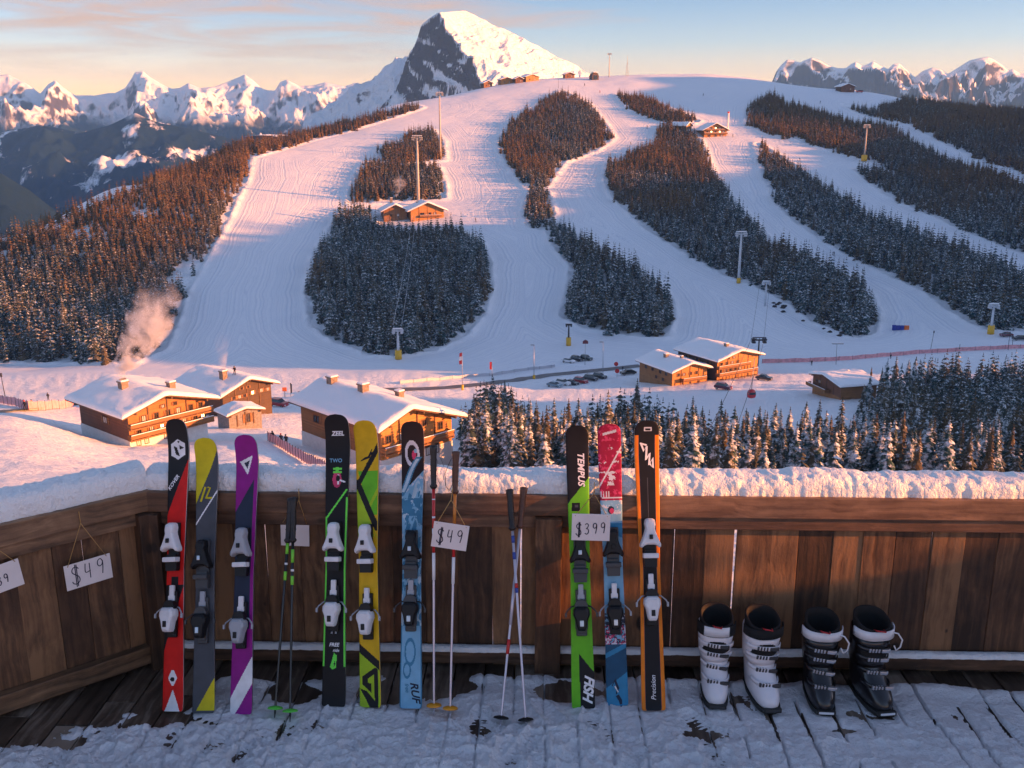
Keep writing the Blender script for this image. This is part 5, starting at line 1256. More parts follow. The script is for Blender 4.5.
def ski(label,bp,tp,Hpx,ws,ww,wt,design,decals=(),roll=0.0,toe=None,heel=None,style='white',square=.5,nu=38,nv=430):
    M,L=ski_frame(bp,tp,roll)
    root=empty('ski'); root.matrix_world=M; tag(root,label,'ski')
    sc_=L/Hpx      # metres of ski per picture pixel
    f=np.linspace(0,1,nv)      # 0 tip 1 tail
    hw=np.interp(f,[0,.12,.30,.52,.75,.93,1],[ws,ws,.55*ws+.45*ww,ww,.5*ww+.5*wt,wt,wt])/2
    tl=ws*.5*.95; dd=f*L; e=np.clip(dd/tl,0,1); hw=hw*np.where(e<1,(1-(1-e)**(2+square))**(1/(2+square)*1.0),1)+.0
    et=np.clip((L-dd)/.02,0,1); hw=hw*np.where(et<1,.86+.14*np.sqrt(1-(1-et)**2),1)
    hw=np.maximum(hw,.002)
    u=np.linspace(-1,1,nu)
    X=hw[:,None]*u[None,:]; Zl=(L-dd)[:,None].repeat(nu,1)
    curl=np.clip((.14-f)/.14,0,1)**2*.055+np.clip((f-.965)/.035,0,1)**2*.006
    th=.016-.007*np.clip((np.abs(f-.5)-.2)/.3,0,1)
    Yl=(-th-curl)[:,None].repeat(nu,1)+(np.abs(u)**6*.002)[None,:]
    V=np.stack([X,Yl,Zl],-1).reshape(-1,3)
    F=grid_faces(nv,nu)
    fc=(f[:-1]+f[1:])/2; uc=(u[:-1]+u[1:])/2; hwc=(hw[:-1]+hw[1:])/2
    PV=(fc*Hpx)[:,None].repeat(nu-1,1); PU=hwc[:,None]*uc[None,:]/sc_
    idx=design(PU,PV,uc[None,:].repeat(nv-1,0))
    # underside and edges
    Vb=np.stack([hw[:,None]*np.array([[-1,1]]),(-curl)[:,None].repeat(2,1),(L-dd)[:,None].repeat(2,1)],-1).reshape(-1,3)
    n0=len(V); Vall=np.concatenate([V,Vb]); ex=[];em=[]
    E_=len(PNAMES)
    for i in range(nv-1):
        a0,a1=i*nu,(i+1)*nu; b0,b1=n0+2*i,n0+2*i+2
        ex+=[(a0,a1,b1,b0),(a0+nu-1,b0+1,b1+1,a1+nu-1),(b0,b1,b1+1,b0+1)]; em+=[E_,E_,0]
    me_o=mesh_np('ski_board',Vall,np.concatenate([F,np.array(ex)]),[PAL[n] for n in PNAMES]+[M_EDGE],True,np.concatenate([idx.ravel(),np.array(em)]))
    # lettering and marks sit on the top sheet of the same mesh
    if decals:
        bm=bmesh.new(); bm.from_mesh(me_o.data)
        for (v,fa,pu,pv,rot,col) in decals:
            c,s=math.cos(rot),math.sin(rot); vs=[]
            for p in v:
                a=(p[0]*c-p[1]*s+pu)*sc_; b_=(pv-(p[0]*s+p[1]*c))   # picture px, y down
                ff=b_/Hpx
                yv=-np.interp(ff,f,th)-np.interp(ff,f,curl)-.0012
                vs.append(bm.verts.new((a,yv,L-ff*L)))
            for q in fa:
                try: fc_=bm.faces.new([vs[k] for k in q]); fc_.material_index=PI[col]
                except ValueError: pass
        bm.to_mesh(me_o.data); bm.free()
    me_o.parent=root
    # bindings
    cols={'white':(WH,BK,WH),'black':(BK,DKG,BK),'grey':(GRP,BK,GRP),'mixed':(BK,DKG,WH)}[style]
    def Y0(ff): return -np.interp(ff,f,th)
    tS=L-toe/Hpx*L; hS=L-heel/Hpx*L
    q=1.0
    def outline(pts): return [( x,z) for x,z in pts]+[(-x,z) for x,z in reversed(pts) if abs(x)>1e-6]
    b=MB(); y=Y0(.4)
    b.box((0,y-.010,tS-.01),(.070,.022,.27),0,bev=.006)
    b.prism(outline([(.036,-.15),(.038,-.10),(.030,-.055)]),y-.04,y-.01,0,M=Matrix.Translation((0,0,tS)),axis='Y')
    tb_=b.build('toe_binding',cols[1],root)
    def shell(pts,y0,y1,ins,m,name,par,zoff):
        # bevelled extruded outline, domed towards the viewer
        o=outline(pts); cx=0; cz=sum(p[1] for p in o)/len(o)
        rings=[]
        for yy,s in ((y0,1.0),(y0+(y1-y0)*.55,1.0),(y0+(y1-y0)*.85,.93),(y1,.74*1.0)):
            rings.append([(p[0]*s,yy,(cz+(p[1]-cz)*s)+zoff) for p in o])
        bb=MB(); bb.loft(rings,0,None,False); return bb.build(name,m,par,bevel=.003)
    shell([(.012,.115),(.026,.108),(.031,.085),(.027,.060),(.030,.045),(.038,.020),(.050,-.010),(.060,-.030),(.060,-.045),(.050,-.052),(.038,-.040),(.020,-.034)],y-.018,y-.075,.01,cols[0],'toe_cup',tb_,tS+.01)
    bb=MB(); bb.box((0,y-.080,tS+.022),(.020,.010,.026),0,bev=.003); bb.build('indicator',BK if style!='black' else MET,tb_)
    bb=MB(); bb.box((0,y-.040,tS-.085),(.088,.05,.028),0,bev=.006); bb.build('toe_plate',WH if style in('white','grey') else DKG,tb_)
    b=MB(); y=Y0(.68)
    b.box((0,y-.010,hS-.005),(.062,.022,.26),0,bev=.006)
    b.prism(outline([(.0,.075),(.026,.068),(.037,.045),(.037,.015)]),y-.055,y-.01,0,M=Matrix.Translation((0,0,hS)),axis='Y')
    b.prism(outline([(.036,.015),(.036,-.09),(.020,-.118)]),y-.030,y-.01,0,M=Matrix.Translation((0,0,hS)),axis='Y')
    hb_=b.build('heel_binding',cols[1] if style!='mixed' else BK,root,bevel=.003)
    shell([(.030,.035),(.046,.015),(.048,-.010),(.036,-.040),(.028,-.085),(.020,-.102)],y-.022,y-.085,.01,cols[2] if style!='mixed' else BK,'heel_cup',hb_,hS)
    bb=MB(); bb.box((0,y-.086,hS-.055),(.022,.008,.034),0,bev=.003); bb.build('lever',BK if style in('white','grey') else MET,hb_)
    bb=MB(); bb.box((0,y-.022,hS+.115),(.030,.02,.085),0,bev=.006); bb.box((0,y-.024,hS+.085),(.040,.02,.03),0,bev=.006); bb.build('adjuster',WH if style!='black' else GRP,hb_)
    for sx in (-1,1):
        bb=MB(); bb.tube([(sx*.034,y-.02,hS+.035),(sx*.055,y-.03,hS+.032),(sx*.080,y-.045,hS+.010),(sx*.088,y-.05,hS-.008)],.0042,6,0)
        bb.box((sx*.088,y-.05,hS-.012),(.012,.012,.026),0,bev=.003); bb.build('brake_arm',GRP if style!='black' else DKG,hb_)
    return root
def D(base): 
    def init(u): return np.full(u.shape,PI[base],int)
    return init
def setc(a,m,c): a[m]=PI[c]; return a
def poly_in(pts,u,v): return inside(pts,u,v)
def d1(u,v,n):
    a=D('black')(u); setc(a,v>82-29*(u/12)-11,'red'); setc(a,(v>168)&(u<5-(v-185)*.34),'black'); setc(a,(v>160)&(v<176)&(np.abs(u)<4),'black')
    e=((u+.5)/5.2)**2+((v-259)/7.5)**2; setc(a,(e<1)&(np.abs(u+.5)/5.2+np.abs(v-259)/9<1.05),'white'); setc(a,((u+.8)/2.6)**2+((v-260.5)/2.2)**2<1,'black')
    setc(a,(v>270)&(np.abs(u+.2)<(v-270)*.42),'white'); 
    r=np.hypot(u,(v-31)*1.0); hexa=(np.abs(u)<8.2)&(np.abs(v-31)+np.abs(u)*.55<10.5); setc(a,hexa,'white')
    setc(a,poly_in([(-5.5,27),(-1.5,29),(2.0,38.5),(-3,36)],u,v)|poly_in([(1.2,26.5),(7.2,29.5),(2.2,31.5)],u,v)|poly_in([(-1,22.3),(2.5,22.3),(1,24.8)],u,v),'black')
    return a
def d2(u,v,n):
    a=D('grey')(u); setc(a,v<41-2.27*u,'yellow'); setc(a,np.abs(v-(72-1.47*u))<1.2,'white'); setc(a,v>259-1.65*u,'yellow'); setc(a,v>271.5,'grey'); return a
def d3(u,v,n):
    a=D('purple')(u); setc(a,(v>59.5-1.65*u)&(n<.68)&(v<196),'ink'); setc(a,(v>242-1.74*u)&(v<268-1.65*u),'white')
    t=poly_in([(-8,27),(7,21),(1,41)],u,v); setc(a,t,'white'); setc(a,poly_in([(-3.2,28.6),(3.2,26),(.6,34.5)],u,v),'ink'); return a
def d4(u,v,n):
    a=D('black')(u); setc(a,(np.abs(v-(91-1.36*u))<1.5)&(v>76)&(v<106),'neon'); setc(a,(np.abs(n)>.86)&(v>84)&(v<252)&((n>0)|(v>104)),'neon')
    setc(a,((u)/4.8)**2+((v-66)/8.5)**2<1,'pink'); setc(a,(np.abs(u-1.5)<1)&(np.abs(v-66)<5)|(np.abs(v-66-(u)*.3)<.9)&(u>0)&(u<9),'white'); setc(a,((u-1)/2.1)**2+((v-65)/3.2)**2<1,'black')
    setc(a,(u>-4.5)&(u<5)&(v>53.4)&(v<60)&((v%3.4<2)|(np.abs(u)<2)),'neon'); 
    setc(a,poly_in([(0,239),(2.6,241),(2.6,253),(-1.5,255.5),(-4.2,252.5)],u,v),'neon'); setc(a,poly_in([(1.2,246),(-.6,250),(.6,250),(-.8,254),(2,249),(.8,249)],u,v),'black')
    return a
def d5(u,v,n):
    a=D('amber')(u); setc(a,(v<96)&(v>51)&(u>-6+(v-66)*.29),'green'); setc(a,(np.abs(v-(91.6-1.8*u))<3.2)&(v>66)&(u>-1),'lime')
    setc(a,(v>66)&(u<-6+(v-72)*.29)&(v<118),'lime'); setc(a,(np.abs(v-(48-1.66*u))<5.0)&(v<70),'black'); setc(a,(np.abs(v-(87+2.2*u))<7.5)&(v>60)&(v<112),'black')
    setc(a,np.abs(v-(97+2.2*u))<1.0,'lime')
    setc(a,v>237+.8*u,'lime'); setc(a,np.abs(v-(237+.8*u))<4.5,'black')
    G=[(-9.5,262),(-9.5,255),(3.5,246),(6.5,248),(6.5,280),(3.5,277),(3.5,253),(-3,258),(-3,263),(1,268),(1,274)]
    setc(a,poly_in([(-11,268),(-4,270),(9,284),(9,291),(3,291)],u,v),'black'); setc(a,poly_in([(-8,256),(6,247),(9,249),(9,286),(5,281),(4.5,254),(-2.5,258.5),(-2,262),(1.5,263),(1.5,272),(-8,264)],u,v),'black'); setc(a,n>.93,'amber'); return a
def d6(u,v,n):
    a=D('sky')(u); w=fbm(u/7+v/60,v/16+np.sin(u/4),4); w2=ridged(u/11+.5,v/26+u/30,4)
    setc(a,w>.55,'pale'); setc(a,w2>.78,'cloud'); setc(a,(w2<.30),'teal')
    setc(a,(v>78)&(v<96)&(fbm(u/6,v/6,3)>.45),'teal')
    setc(a,v<66-1.05*(u+4),'brownblack')
    r=np.hypot((u+.5)/6.8,(v-33-u*.2)/12.2); setc(a,(r<1.12)&(r>.74),'cloud'); setc(a,r<=.74,'brownblack'); setc(a,((u-1.5)/2.3)**2+((v-34)/5)**2<1,'pink'); setc(a,((u-2.8)/1.6)**2+((v-30)/2.2)**2<1,'sky')
    sw=np.abs(u-(10-(v-32)*.55-np.sin((v-30)/9)*2)); setc(a,(sw<3.2)&(v>36)&(v<76),'teal'); setc(a,(sw<1.7)&(v>38)&(v<72),'pale')
    lo=v>205; setc(a,lo,'sky'); r2=np.hypot((u+1)/5,(v-231)/12); setc(a,lo&(np.abs(r2-1)<.16),'teal'); r3=np.hypot((u+4)/3.4,(v-249)/7); setc(a,lo&(np.abs(r3-1)<.2),'teal'); setc(a,lo&(np.abs(n)>.9),'teal'); return a
def d7(u,v,n):
    a=D('green')(u); setc(a,v<66-1.2*u,'black'); setc(a,poly_in([(-3.5,228),(9,244),(12,247),(14,300),(-2.5,300)],u,v),'black'); setc(a,(u>-7)&(u<1.5)&(v>78)&(v<87),'black'); setc(a,(u>-4)&(u<-.5)&(v>80)&(v<83),'grey'); return a
def d8(u,v,n):
    a=D('crimson')(u); w=fbm(u/3.2,v/3.2,4); z=ridged(u/9+2,v/11+1,4)
    setc(a,(w>.62),'pink'); setc(a,(v>20)&(v<54-1.6*u+4)&(z>.66)&(v>24-u*.2),'cloud'); setc(a,(np.abs(v-(44-1.7*u))<1.4)&(v>22)&(v<66),'cloud'); setc(a,(v>6)&(v<12)&(np.abs(v-9+u*.25)<1.3)&(np.abs(u)<7),'cloud')
    setc(a,(v>50)&(v<62)&(np.abs(u-2)<5)&(w>.52),'cloud'); setc(a,(v>68)&(v<74)&(u<-1)&((u%2.6)<1.1),'cloud'); setc(a,(np.abs(v-74.5)<.8)&(u>-9),'cloud')
    setc(a,v>77,'sky'); setc(a,(v>77)&(v<92)&(w>.60),'cloud'); setc(a,(v>100)&(v<112+u*.3),'blue'); setc(a,((u+.5)/3.4)**2+((v-87)/4)**2<1,'ink'); setc(a,((u-.4)/2.2)**2+((v-88)/2.8)**2<1,'pink')
    m=(v>190)&(v<221); q=fbm(u/2.6+9,v/2.6,3); setc(a,m,'ink'); setc(a,m&(q>.52)&(v>202),'pink'); setc(a,m&(q<.40),'sky'); setc(a,m&(q>.66),'cloud')
    setc(a,(v>=221),'navy'); setc(a,(v>=221)&(np.abs(v-(227-u*.5))<2.5),'blue'); setc(a,v>256-.75*u,'blue'); return a
def d9(u,v,n):
    a=D('black')(u); setc(a,(np.abs(n)>.66)&(v>15),'orange'); setc(a,(v<1.5),'black'); setc(a,(np.abs(n)>.60)&(np.abs(n)<.66)&(v>15),'ink'); setc(a,(v>7)&(v<11)&(np.abs(u-1)<4)&~((v>8.2)&(v<9.8)&(np.abs(u-1)<2.5)),'cloud'); setc(a,(np.abs(u)<.4)&(v>58)&(v<128),'grey'); return a
T=lambda s,size,pu,pv,rot,col,shear=0.0,bold=0.0,sp=1.0: (*text_geo(s,size,shear,bold,sp),pu,pv,rot,col)
def RB(pts,w,col): 
    v,f_=ribbon([(p[0],-p[1]) for p in pts],w); return (v,f_,0,0,0,col)
HP=math.pi/2
ski('red and black ski with a white round emblem near its tip, leftmost of the row',(173.5,711),(180.5,420),291,.143,.115,.138,d1,
    [T('KOVER',5.6,-4.5,65,R(52),'white',.2,.15),T('Pro',5,-1,217,0,'black',.3,.1)],roll=R(-16),toe=128,heel=196)
ski('dark grey ski with a yellow tip corner and black bindings',(204,713),(208.5,439),274,.140,.112,.134,d2,
    [RB([(-6,65),(-1.2,50)],2.2,'yellow'),RB([(-.5,62),(4.2,51),(1.2,50.5)],1.8,'yellow'),RB([(1,61.5),(6.5,61.5)],1.8,'yellow')],roll=R(-8),toe=126,heel=183,style='black')
ski('purple ski with a white triangle emblem and a white stripe at its tail',(241.5,714),(249,436),278,.143,.118,.136,d3,[],roll=R(-12),toe=117,heel=191,style='grey')
ski('black ski with thin green edge lines and a pink round emblem',(334,706),(339,415),291,.150,.122,.142,d4,
    [T('ZEEL',6.2,.8,19.5,0,'white',.2,.25),T('TWO',5.5,-1.5,47,0,'sky',0,.1),T('FREE',5,0,231,0,'white',.2,.15),T('ride',4.2,2,236.5,0,'white',.2,.1),T('||  ||',4,-.5,218,0,'cloud',.1,.1)],roll=R(-10),toe=131,heel=194)
ski('yellow ski with black diagonal bands and lime green patches',(371,707),(367.5,421),286,.146,.116,.130,d5,
    [RB([(-7,41),(-2,38.5),(2,37.5),(6,29)],[.8,2.4,2.6,.6],'black'),RB([(1,37.5),(5,33.5),(11,31)],[1.6,1.8,.5],'black'),RB([(-1,44),(4,43.5)],1.0,'black')],roll=R(-14),toe=127,heel=196)
ski('pale blue ski with a dark tip and a looping grey swirl',(411,708),(413.5,422),286,.134,.108,.128,d6,
    [T('RUF',11,4,270,R(-82),'ink',.35,.3),T('free',5.5,-4,266,R(-82),'teal',.3,.1)],roll=R(-3),toe=132,heel=187,style='black')
ski('bright green ski with a black lettered tip, left of the hanging price card',(583.5,708),(576.5,426),282,.131,.112,.132,d7,
    [T('TEMPUS',9.2,3.2,44,R(-90),'white',.25,.28,1.05),T('FISH',13.5,5.2,262,R(-97),'white',.35,.5,.95)],toe=131,heel=187,style='black')
ski('narrow ski, crimson above and blue below, partly behind the price card',(617.5,705),(608.5,424),281,.135,.110,.124,d8,
    [RB([(-5,262),(-2,256),(1,264),(-1,270)],[1,3.5,2.5,1],'ink'),RB([(0,271),(3,276),(4,285)],[3.5,3.5,1],'ink'),RB([(-2,262),(1,268)],1.3,'white')],toe=126,heel=187,style='mixed')
ski('black ski with orange sides and a white zigzag emblem, rightmost of the row',(653.5,710),(645.5,421),289,.142,.116,.136,d9,
    [RB([(-6,23),(-3,31),(0,26),(-1,40),(3,33),(2,45),(6,38),(6,48),(3,44)],2.2,'white'),RB([(-7,23),(0,25)],1.8,'white'),T('Precision',6.6,.5,267,R(90),'white',.3,.05)],roll=R(3),toe=121,heel=182)
# ---------------- poles
GR=mat('pole_grip',(.018,.014,.014),.45,noise_amt=.2,nscale=60); BROWNG=mat('brown_grip',(.10,.04,.022),.5,noise_amt=.2,nscale=60)
SHB=mat('black_shaft',(.012,.012,.014),.3,coat=.4); SHR=mat('red_shaft',(.55,.018,.015),.3,coat=.4); SHO=mat('orange_shaft',(.75,.22,.02),.3,coat=.4); SHS=mat('silver_shaft',(.62,.58,.66),.38,.55); SHG=mat('green_band',(.2,.62,.05),.35); SHW=mat('white_band',(.8,.8,.82),.35); SHBL=mat('blue_band',(.04,.08,.35),.35)
BASK_G=mat('green_basket',(.10,.55,.06),.4); BASK_Y=mat('amber_basket',(.75,.30,.015),.4); STRAP=mat('webbing',(.015,.015,.02),.8)
def pole(label,bp,tp,grip_f,bands,basket,strap,grip=GR,shaft=SHS,wyt=None,group=None,r0=.0085):
    B_=on_z(bp[0],bp[1],.012); T_=on_wy(tp[0],tp[1],WY-.13 if wyt is None else wyt)
    up=T_-B_; L=up.length; root=empty('ski_pole',B_); root.rotation_mode='QUATERNION'; root.rotation_quaternion=up.to_track_quat('Z','Y'); tag(root,label,'ski pole',group)
    g0=L*(1-grip_f)
    b=MB(); b.tube([(0,0,.03),(0,0,.07),(0,0,L*.5),(0,0,g0+.01)],[.005,.0065,r0*.9,r0],10,0)
    ms=[shaft]
    for (a,c,m) in bands:
        if m not in ms: ms.append(m)
        b.tube([(0,0,L*a),(0,0,L*c)],[r0+.0008,r0+.0012],10,ms.index(m))
    b.tube([(0,0,0),(0,0,.035)],[.002,.005],8,0)
    b.build('shaft',ms,root)
    b=MB(); gl=L-g0
    b.tube([(0,0,g0-.012),(0,0,g0),(0,0,g0+.006),(0,0,g0+.015),(0,0,g0+gl*.25),(0,0,g0+gl*.5),(0,0,g0+gl*.72),(0,0,g0+gl*.9),(0,0,L-.004),(0,0,L)],[.013,.022,.022,.0155,.0165,.0185,.0175,.022,.024,.012],12,0)
    for k in range(4): z=g0+gl*(.25+.13*k); b.tube([(0,0,z),(0,0,z+.004)],[.0195,.0195],12,0)
    b.build('grip',grip,root)
    b=MB(); b.tube([(0,0,.050),(0,0,.056),(0,0,.064),(0,0,.072)],[.010,.044,.040,.010],14,0)
    b.build('basket',basket,root)
    if strap is not None:
        s=strap; 
        pts=[(0,-.012,L-.02),(s*.03,-.02,L-.05),(s*.062,-.02,L-.13),(s*.055,-.02,L-.20),(s*.035,-.02,L-.225),(s*.02,-.018,L-.19),(s*.022,-.018,L-.10),(0,-.012,L-.03)]
        b=MB()
        for i in range(len(pts)-1):
            p,q=Vector(pts[i]),Vector(pts[i+1]); d=(q-p); 
            b.add([p+Vector((0,.008,0)),q+Vector((0,.008,0)),q-Vector((0,.008,0)),p-Vector((0,.008,0))],[(0,1,2,3)],0); nn=d.cross(Vector((0,1,0))).normalized()*.002
            b.add([p+Vector((0,.008,0))+nn,q+Vector((0,.008,0))+nn,q-Vector((0,.008,0))+nn,p-Vector((0,.008,0))+nn],[(0,1,2,3)],0)
        b.build('strap',STRAP,root,recalc=False)
    return root
pole('black ski pole with green bands and basket, leaning left of its twin',(274.5,719),(291,498),.20,[(.62,.66,SHG),(.74,.79,SHG),(.69,.70,SHW)],BASK_G,None,shaft=SHB)
pole('black ski pole with green bands and basket, upright right twin of the pair',(290,722),(293.5,497),.20,[(.60,.64,SHG),(.70,.76,SHG),(.66,.67,SHW)],BASK_G,None,shaft=SHB)
pole('red and silver ski pole with black grip and looped strap beside the price card',(434,716),(433.5,445),.155,[(.60,.845,SHR),(.66,.69,SHW),(.72,.735,SHW),(.78,.80,SHW),(.50,.60,SHW)],BASK_Y,-1)
pole('orange and silver ski pole with a brown grip, right behind the price card',(450,719),(456,451),.155,[(.60,.70,SHR),(.70,.845,SHO),(.50,.60,SHW)],BASK_Y,1,grip=BROWNG)
pole('silver ski pole with a black basket, its tip crossing over to the right',(526.5,731),(509.5,489),.17,[(.70,.73,SHBL),(.58,.60,SHR),(.56,.58,SHBL),(.77,.80,SHBL)],BK,None)
pole('silver ski pole with a black basket, its tip crossing under to the left',(500,729),(524,487),.17,[(.30,.36,SHR),(.42,.60,SHS)],BK,None,grip=BROWNG,wyt=WY-.10)
# ---------------- hand written price cards
CARD=mat('card',(.74,.68,.68),.75,noise_amt=.05,nscale=8); INK=mat('marker_ink',(.02,.02,.05),.6); TWINE=mat('twine',(.45,.27,.10),.8)
GL={'$':[[(.62,.80),(.45,.92),(.2,.88),(.12,.70),(.3,.55),(.55,.42),(.62,.22),(.42,.06),(.15,.10),(.06,.22)],[(.38,1.06),(.34,-.10)],[(.48,1.04),(.45,-.08)]],
    '4':[[(.12,1.0),(.06,.45),(.55,.50)],[(.50,.98),(.46,.02)]],
    '9':[[(.56,.80),(.40,.98),(.14,.90),(.08,.66),(.26,.52),(.50,.62),(.57,.84),(.54,.45),(.44,.02)]],
    '3':[[(.08,.88),(.30,1.0),(.54,.84),(.34,.56),(.22,.54),(.50,.46),(.56,.20),(.32,.0),(.06,.10)]]}
def smooth(p,k=5):
    out=[]
    n=len(p)
    for i in range(n-1):
        p0=p[max(i-1,0)];p1=p[i];p2=p[i+1];p3=p[min(i+2,n-1)]
        for j in range(k):
            t=j/k; out.append(tuple(.5*((2*p1[d])+(-p0[d]+p2[d])*t+(2*p0[d]-5*p1[d]+4*p2[d]-p3[d])*t*t+(-p0[d]+3*p1[d]-3*p2[d]+p3[d])*t**3) for d in (0,1)))
    out.append(p[-1]); return out
def card(label,quad,text,plane,hang,sizes=None,off=(.12,.2)):
    """quad: picture corners TL TR BR BL; plane(px,py)->world point"""
    P=[plane(*q) for q in quad]; c=sum(P,Vector())/4
    ex=((P[1]-P[0])+(P[2]-P[3])); W_=ex.length/2; ex.normalize(); ey=((P[0]-P[3])+(P[1]-P[2])); H_=ey.length/2; ey=(ey-ex*ey.dot(ex)).normalized(); ez=ex.cross(ey)
    M=Matrix(((ex.x,ey.x,ez.x,c.x),(ex.y,ey.y,ez.y,c.y),(ex.z,ey.z,ez.z,c.z),(0,0,0,1)))
    root=empty('price_card'); root.matrix_world=M; tag(root,label,'price card')
    b=MB(); b.box((0,0,0),(W_,H_,.004),0,bev=.001)
    x=-W_/2+off[0]*W_; adv=W_*(1-off[0]*1.6)/max(1,len(text)); hh=min(H_*.62,adv/.70)
    for ch in text:
        k=1.25 if ch=='$' else 1.0
        for st in GL[ch]:
            pts=[(x+p[0]*hh*.62*k,-H_/2+off[1]*H_+(p[1]-(k-1)*.4)*hh*k+ (x+W_/2)/W_*.02) for p in (smooth(st) if len(st)>2 else st)]
            v,f_=ribbon(pts,.0055); b.add([(q[0],q[1],.0032) for q in v],f_,1)
        x+=adv*(1.0 if ch!='$' else 1.12)
    b.build('card',[CARD,INK],root,recalc=False)
    if hang:
        h=M.inverted()@hang; b=MB()
        for sx in (-.42,.42): b.tube([(sx*W_,H_/2-.012,.003),(h.x+(sx*W_-h.x)*.08,h.y+(H_/2-h.y)*.1,h.z),tuple(h)],.0022,5,0)
        b.tube([tuple(h),(h.x,h.y+.07,h.z)],.0028,5,0)
        b.build('string',TWINE,root)
    return root
nl=Vector((dl.y,-dl.x,0)); nl=nl if nl.x>0 else -nl
def on_left(px,py,o=.07):
    a,b,c=rayc(px,py); d=c2w(a,b,0); d.z=c; Q=Vector((cornx,WY,0))+nl*o; s=(Q-Vector((0,0,CAMZ))).dot(nl)/d.dot(nl); return Vector((0,0,CAMZ))+d*s
card('white price card with 39 on it, cut off at the left edge of the picture',[(-24,573),(18.5,558),(24,584),(-19,600)],'39',on_left,on_left(-4,548),off=(.42,.22))
card('white price card with 49 dollars written, hanging on the left side railing',[(63,567),(110,552.5),(112.5,577.5),(67.5,591)],'$49',on_left,on_left(80.5,523))
card('blank whitish card hanging behind the black and green poles',[(280.5,520.5),(309.5,521.5),(309,546.5),(281,545)],'',lambda x,y: on_wy(x,y,WY-.035),on_wy(299,500,WY-.1))
card('white price card with 49 dollars written, hanging on the red and orange poles',[(433,521),(468.5,526),(467,551.5),(432,546)],'$49',lambda x,y: on_wy(x,y,5.13),on_wy(451,500,5.20))
card('cream price card with 399 dollars written, hanging over the green ski',[(572.5,513.5),(609.5,514.5),(610.5,541),(571,540)],'$399',lambda x,y: on_wy(x,y,5.20),on_wy(594,494,5.30),off=(.10,.2))
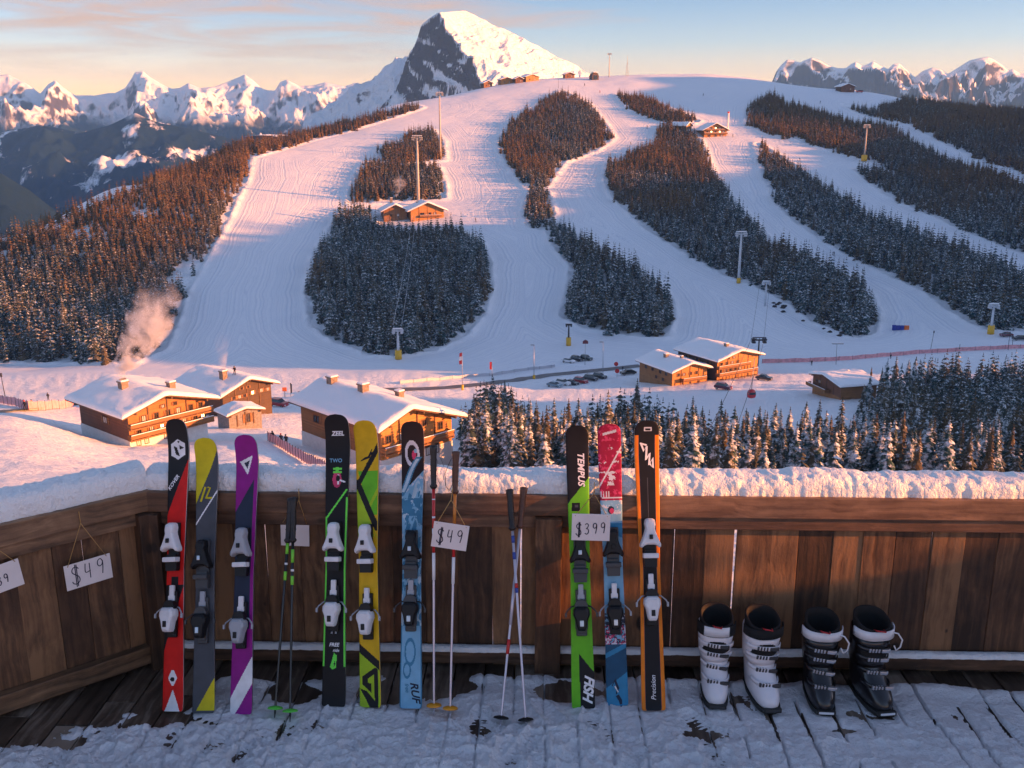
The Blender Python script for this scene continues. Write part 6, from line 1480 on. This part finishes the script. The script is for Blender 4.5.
# ---------------- ski boots
def sup(n,cx,cy_2,rx,ry,z,p=2.5):
    out=[]
    for i in range(n):
        a=2*math.pi*i/n; c,s=math.cos(a),math.sin(a)
        out.append((cx+rx*math.copysign(abs(c)**(2/p),c),cy_2+ry*math.copysign(abs(s)**(2/p),s),z))
    return out
BW=mat('white_boot_shell',(.74,.71,.75),.3,coat=.3,noise_amt=.05,nscale=12); BB=mat('black_boot_shell',(.011,.011,.014),.28,coat=.4); LIN=mat('boot_liner',(.006,.006,.007),.85); BUC=mat('buckle',(.58,.59,.64),.3,.7); SOLE=mat('boot_sole',(.02,.02,.02),.6); REDP=mat('red_loop',(.45,.02,.03),.6)
def boot(label,toe_px,top_px,white,turn=0.0,power='band',cord=False):
    sh=BW if white else BB
    t=on_z(toe_px[0],toe_px[1],.014)
    s=1.0; best=None
    for k in range(60):
        s_=.8+.015*k; p=t+Vector((0,.27*s_,.41*s_)); q=proj_w(p)[1]
        if best is None or abs(q-top_px[1])<best[0]: best=(abs(q-top_px[1]),s_)
    s=best[1]; bx=Vector((math.sin(turn)*-.21*s,math.cos(turn)*.21*s,0))
    root=empty('ski_boot',t+bx,turn); root.scale=(s*1.2,s*1.04,s); tag(root,label,'ski boot')
    n=36
    lower=[(.018,-.205,.098,.046),(.030,-.212,.100,.050),(.055,-.212,.102,.053),(.080,-.195,.103,.054),(.105,-.160,.103,.054),(.130,-.120,.102,.054),(.155,-.090,.100,.055),(.185,-.076,.097,.057),(.215,-.074,.094,.060),(.25,-.076,.090,.062)]
    b=MB(); b.loft([sup(n,0,(f+k)/2,w_,(k-f)/2,z,2.6) for z,f,k,w_ in lower],0); b.build('shell',sh,root)
    cuff=[(.175,-.080,.101,.0605),(.20,-.081,.099,.064),(.24,-.083,.096,.067),(.29,-.089,.090,.070),(.335,-.097,.084,.073)]
    b=MB(); rings=[]
    for i,(z,f,k,w_) in enumerate(cuff):
        rg=sup(n,0,(f+k)/2,w_,(k-f)/2,z,2.5)
        if i==4: rg=[(x,y,z_+.018*math.sin((y-(f+k)/2)/((k-f)/2)*1.2)) for x,y,z_ in rg]
        rings.append(rg)
    b.loft(rings,0,None,True,(False,False)); cu=b.build('cuff',sh,root); m=cu.modifiers.new('sol','SOLIDIFY'); m.thickness=.005; m.offset=-1
    b=MB(); rg=[]
    for z,k in ((.25,.90),(.33,.93),(.375,.97),(.395,.98),(.400,.93),(.395,.84),(.36,.80),(.22,.72)):
        rg.append([(x*k,-.008+(y+.008)*k,z_+.022*(y+.01)/.09) for x,y,z_ in sup(n,0,-.008,.070,.089,z,2.4)])
    b.loft(rg,0,None,True,(False,True)); b.build('liner',LIN,root)
    b=MB(); b.loft([sup(n,0,-.057,.052,.155,0,3.2),sup(n,0,-.057,.054,.157,.012,3.2),sup(n,0,-.057,.052,.155,.022,3.2)],0); b.box((0,-.214,.022),(.075,.02,.022),0,bev=.005); b.build('sole',SOLE,root)
    b=MB(); b.box((0,-.2255,.024),(.058,.004,.010),0,bev=.001); b.build('toe_mark',WH if not white else DKG,root)
    def band(z,f,k,w_,h,proud,tilt,m,name,a0=200,a1=340,buckle=True,flip=1):
        b=MB(); r0=[];r1=[]; N=22
        for i in range(N):
            a=R(a0+(a1-a0)*i/(N-1)); c,s_=math.cos(a),math.sin(a); p=2.5
            x=(w_+proud)*math.copysign(abs(c)**(2/p),c); y=(f+k)/2+((k-f)/2+proud)*math.copysign(abs(s_)**(2/p),s_); zz=z+tilt*x*flip
            r0.append((x,y,zz-h/2)); r1.append((x,y,zz+h/2))
        vs=r0+r1; b.add(vs,[(i,i+1,N+i+1,N+i) for i in range(N-1)],0,True)
        o=b.build(name,m,root,recalc=False); md=o.modifiers.new('sol','SOLIDIFY'); md.thickness=.004; md.offset=1
        if buckle:
            bb=MB(); fr=(f+k)/2-((k-f)/2)-proud-.006
            x0=flip*.012
            M_=Matrix.Translation((x0,fr+.004,z+tilt*x0*flip))@Matrix.Rotation(math.atan(tilt)*-flip*1.0,4,'Y')
            bb.box((flip*.016,0,0),(.030,.012,h*.8),0,M=M_,bev=.002)
            for j in range(4): bb.box((-flip*(.010+.012*j),.002+.001*j,0),(.007,.012,h*.9),0,M=M_,bev=.001)
            bb.cyl((flip*.035,.004,-h*.4),(flip*.035,.004,h*.4),.004,8,0,M=M_)
            bb.build('catch',BUC if not white else DKG,o)
    fl_=1
    for (z,f,k,w_,tl) in ((.112,-.146,.103,.054,-.10),(.158,-.088,.100,.056,-.16),(.222,-.083,.097,.066,-.12),(.272,-.087,.092,.069,-.10)):
        band(z,f,k,w_,.020,.003,tl,BB if not white else BW,'buckle')
    if power=='band': band(.352,-.097,.084,.0735,.046,.004,.02,WH if not white else LIN,'power_strap',185,355,False)
    elif power=='panel':
        band(.352,-.097,.084,.0735,.050,.004,.0,WH,'power_strap',232,300,False); band(.352,-.097,.084,.074,.058,.001,.0,LIN,'strap_edge',190,350,False)
    b=MB(); b.tube([(-.02,-.075,.372),(-.015,-.110,.385),(.01,-.115,.382),(.018,-.08,.372)],.004,6,0); b.build('pull_loop',REDP,root)
    if cord:
        b=MB(); b.tube([(cord*.05,-.08,.36),(cord*.075,-.09,.355),(cord*.095,-.09,.32),(cord*.092,-.085,.28),(cord*.078,-.08,.262),(cord*.066,-.085,.29)],.0035,6,0); b.build('cord',WH,root)
    return root
boot('white ski boot with a black cuff frame and white panel, leftmost of the four',(716.5,709),(722,606),True,R(-4),'panel')
boot('white ski boot with a plain black strap, between the other white and the black pair',(771,713),(764,608),True,R(6),'band')
boot('black ski boot with white strap and looped cord, next to the white boots',(825,715),(831,610),False,R(-3),'band',1)
boot('black ski boot with a slanted white strap, rightmost of the four',(885,716),(876,608),False,R(9),'band',1)
# ---------------- unseen shed and young spruces added to keep low sun off the deck
shed=empty('shade_shed',(9.2,3.0,-1.2),0); tag(shed,'unseen timber shed added to shade the deck','shed')
b=MB(); b.box((1.2,-2.1,2.85),(2.4,5.8,5.7),0); b.box((1.2,2.4,1.55),(2.4,3.2,3.1),0); b.build('wall',W_DARK,shed); MB().box((1.2,-2.1,5.78),(2.9,6.0,.16),0).build('roof',W_TRIM,shed)  # two heights shape where the shade ends along the railing
b=MB(); b.add([(-40,-40,-1.3),(60,-40,-1.3),(60,6.6,-1.3),(-40,6.6,-1.3)],[(0,1,2,3)]); tag(b.build('snow_ground',M_ROOFSNOW),kind='structure')
r=np.random.default_rng(77)
for q in range(26):  # added out of view; crowns sized to dapple sun on the railing
    o=empty('spruce_tree',(13+9*r.random(),-2+6.6*r.random(),-1.3),r.random()*6.3); h=4.3+2.1*r.random(); o.scale=(h*1.05,h*1.05,h)
    c=bpy.data.objects.new('crown',crown_me[int(r.integers(0,7))]); link(c); c.parent=o
    t=bpy.data.objects.new('trunk',trunk); link(t); t.parent=o; tag(o,'unseen young spruce added to dapple the sun on the deck','tree','unseen young spruces added to dapple the deck')
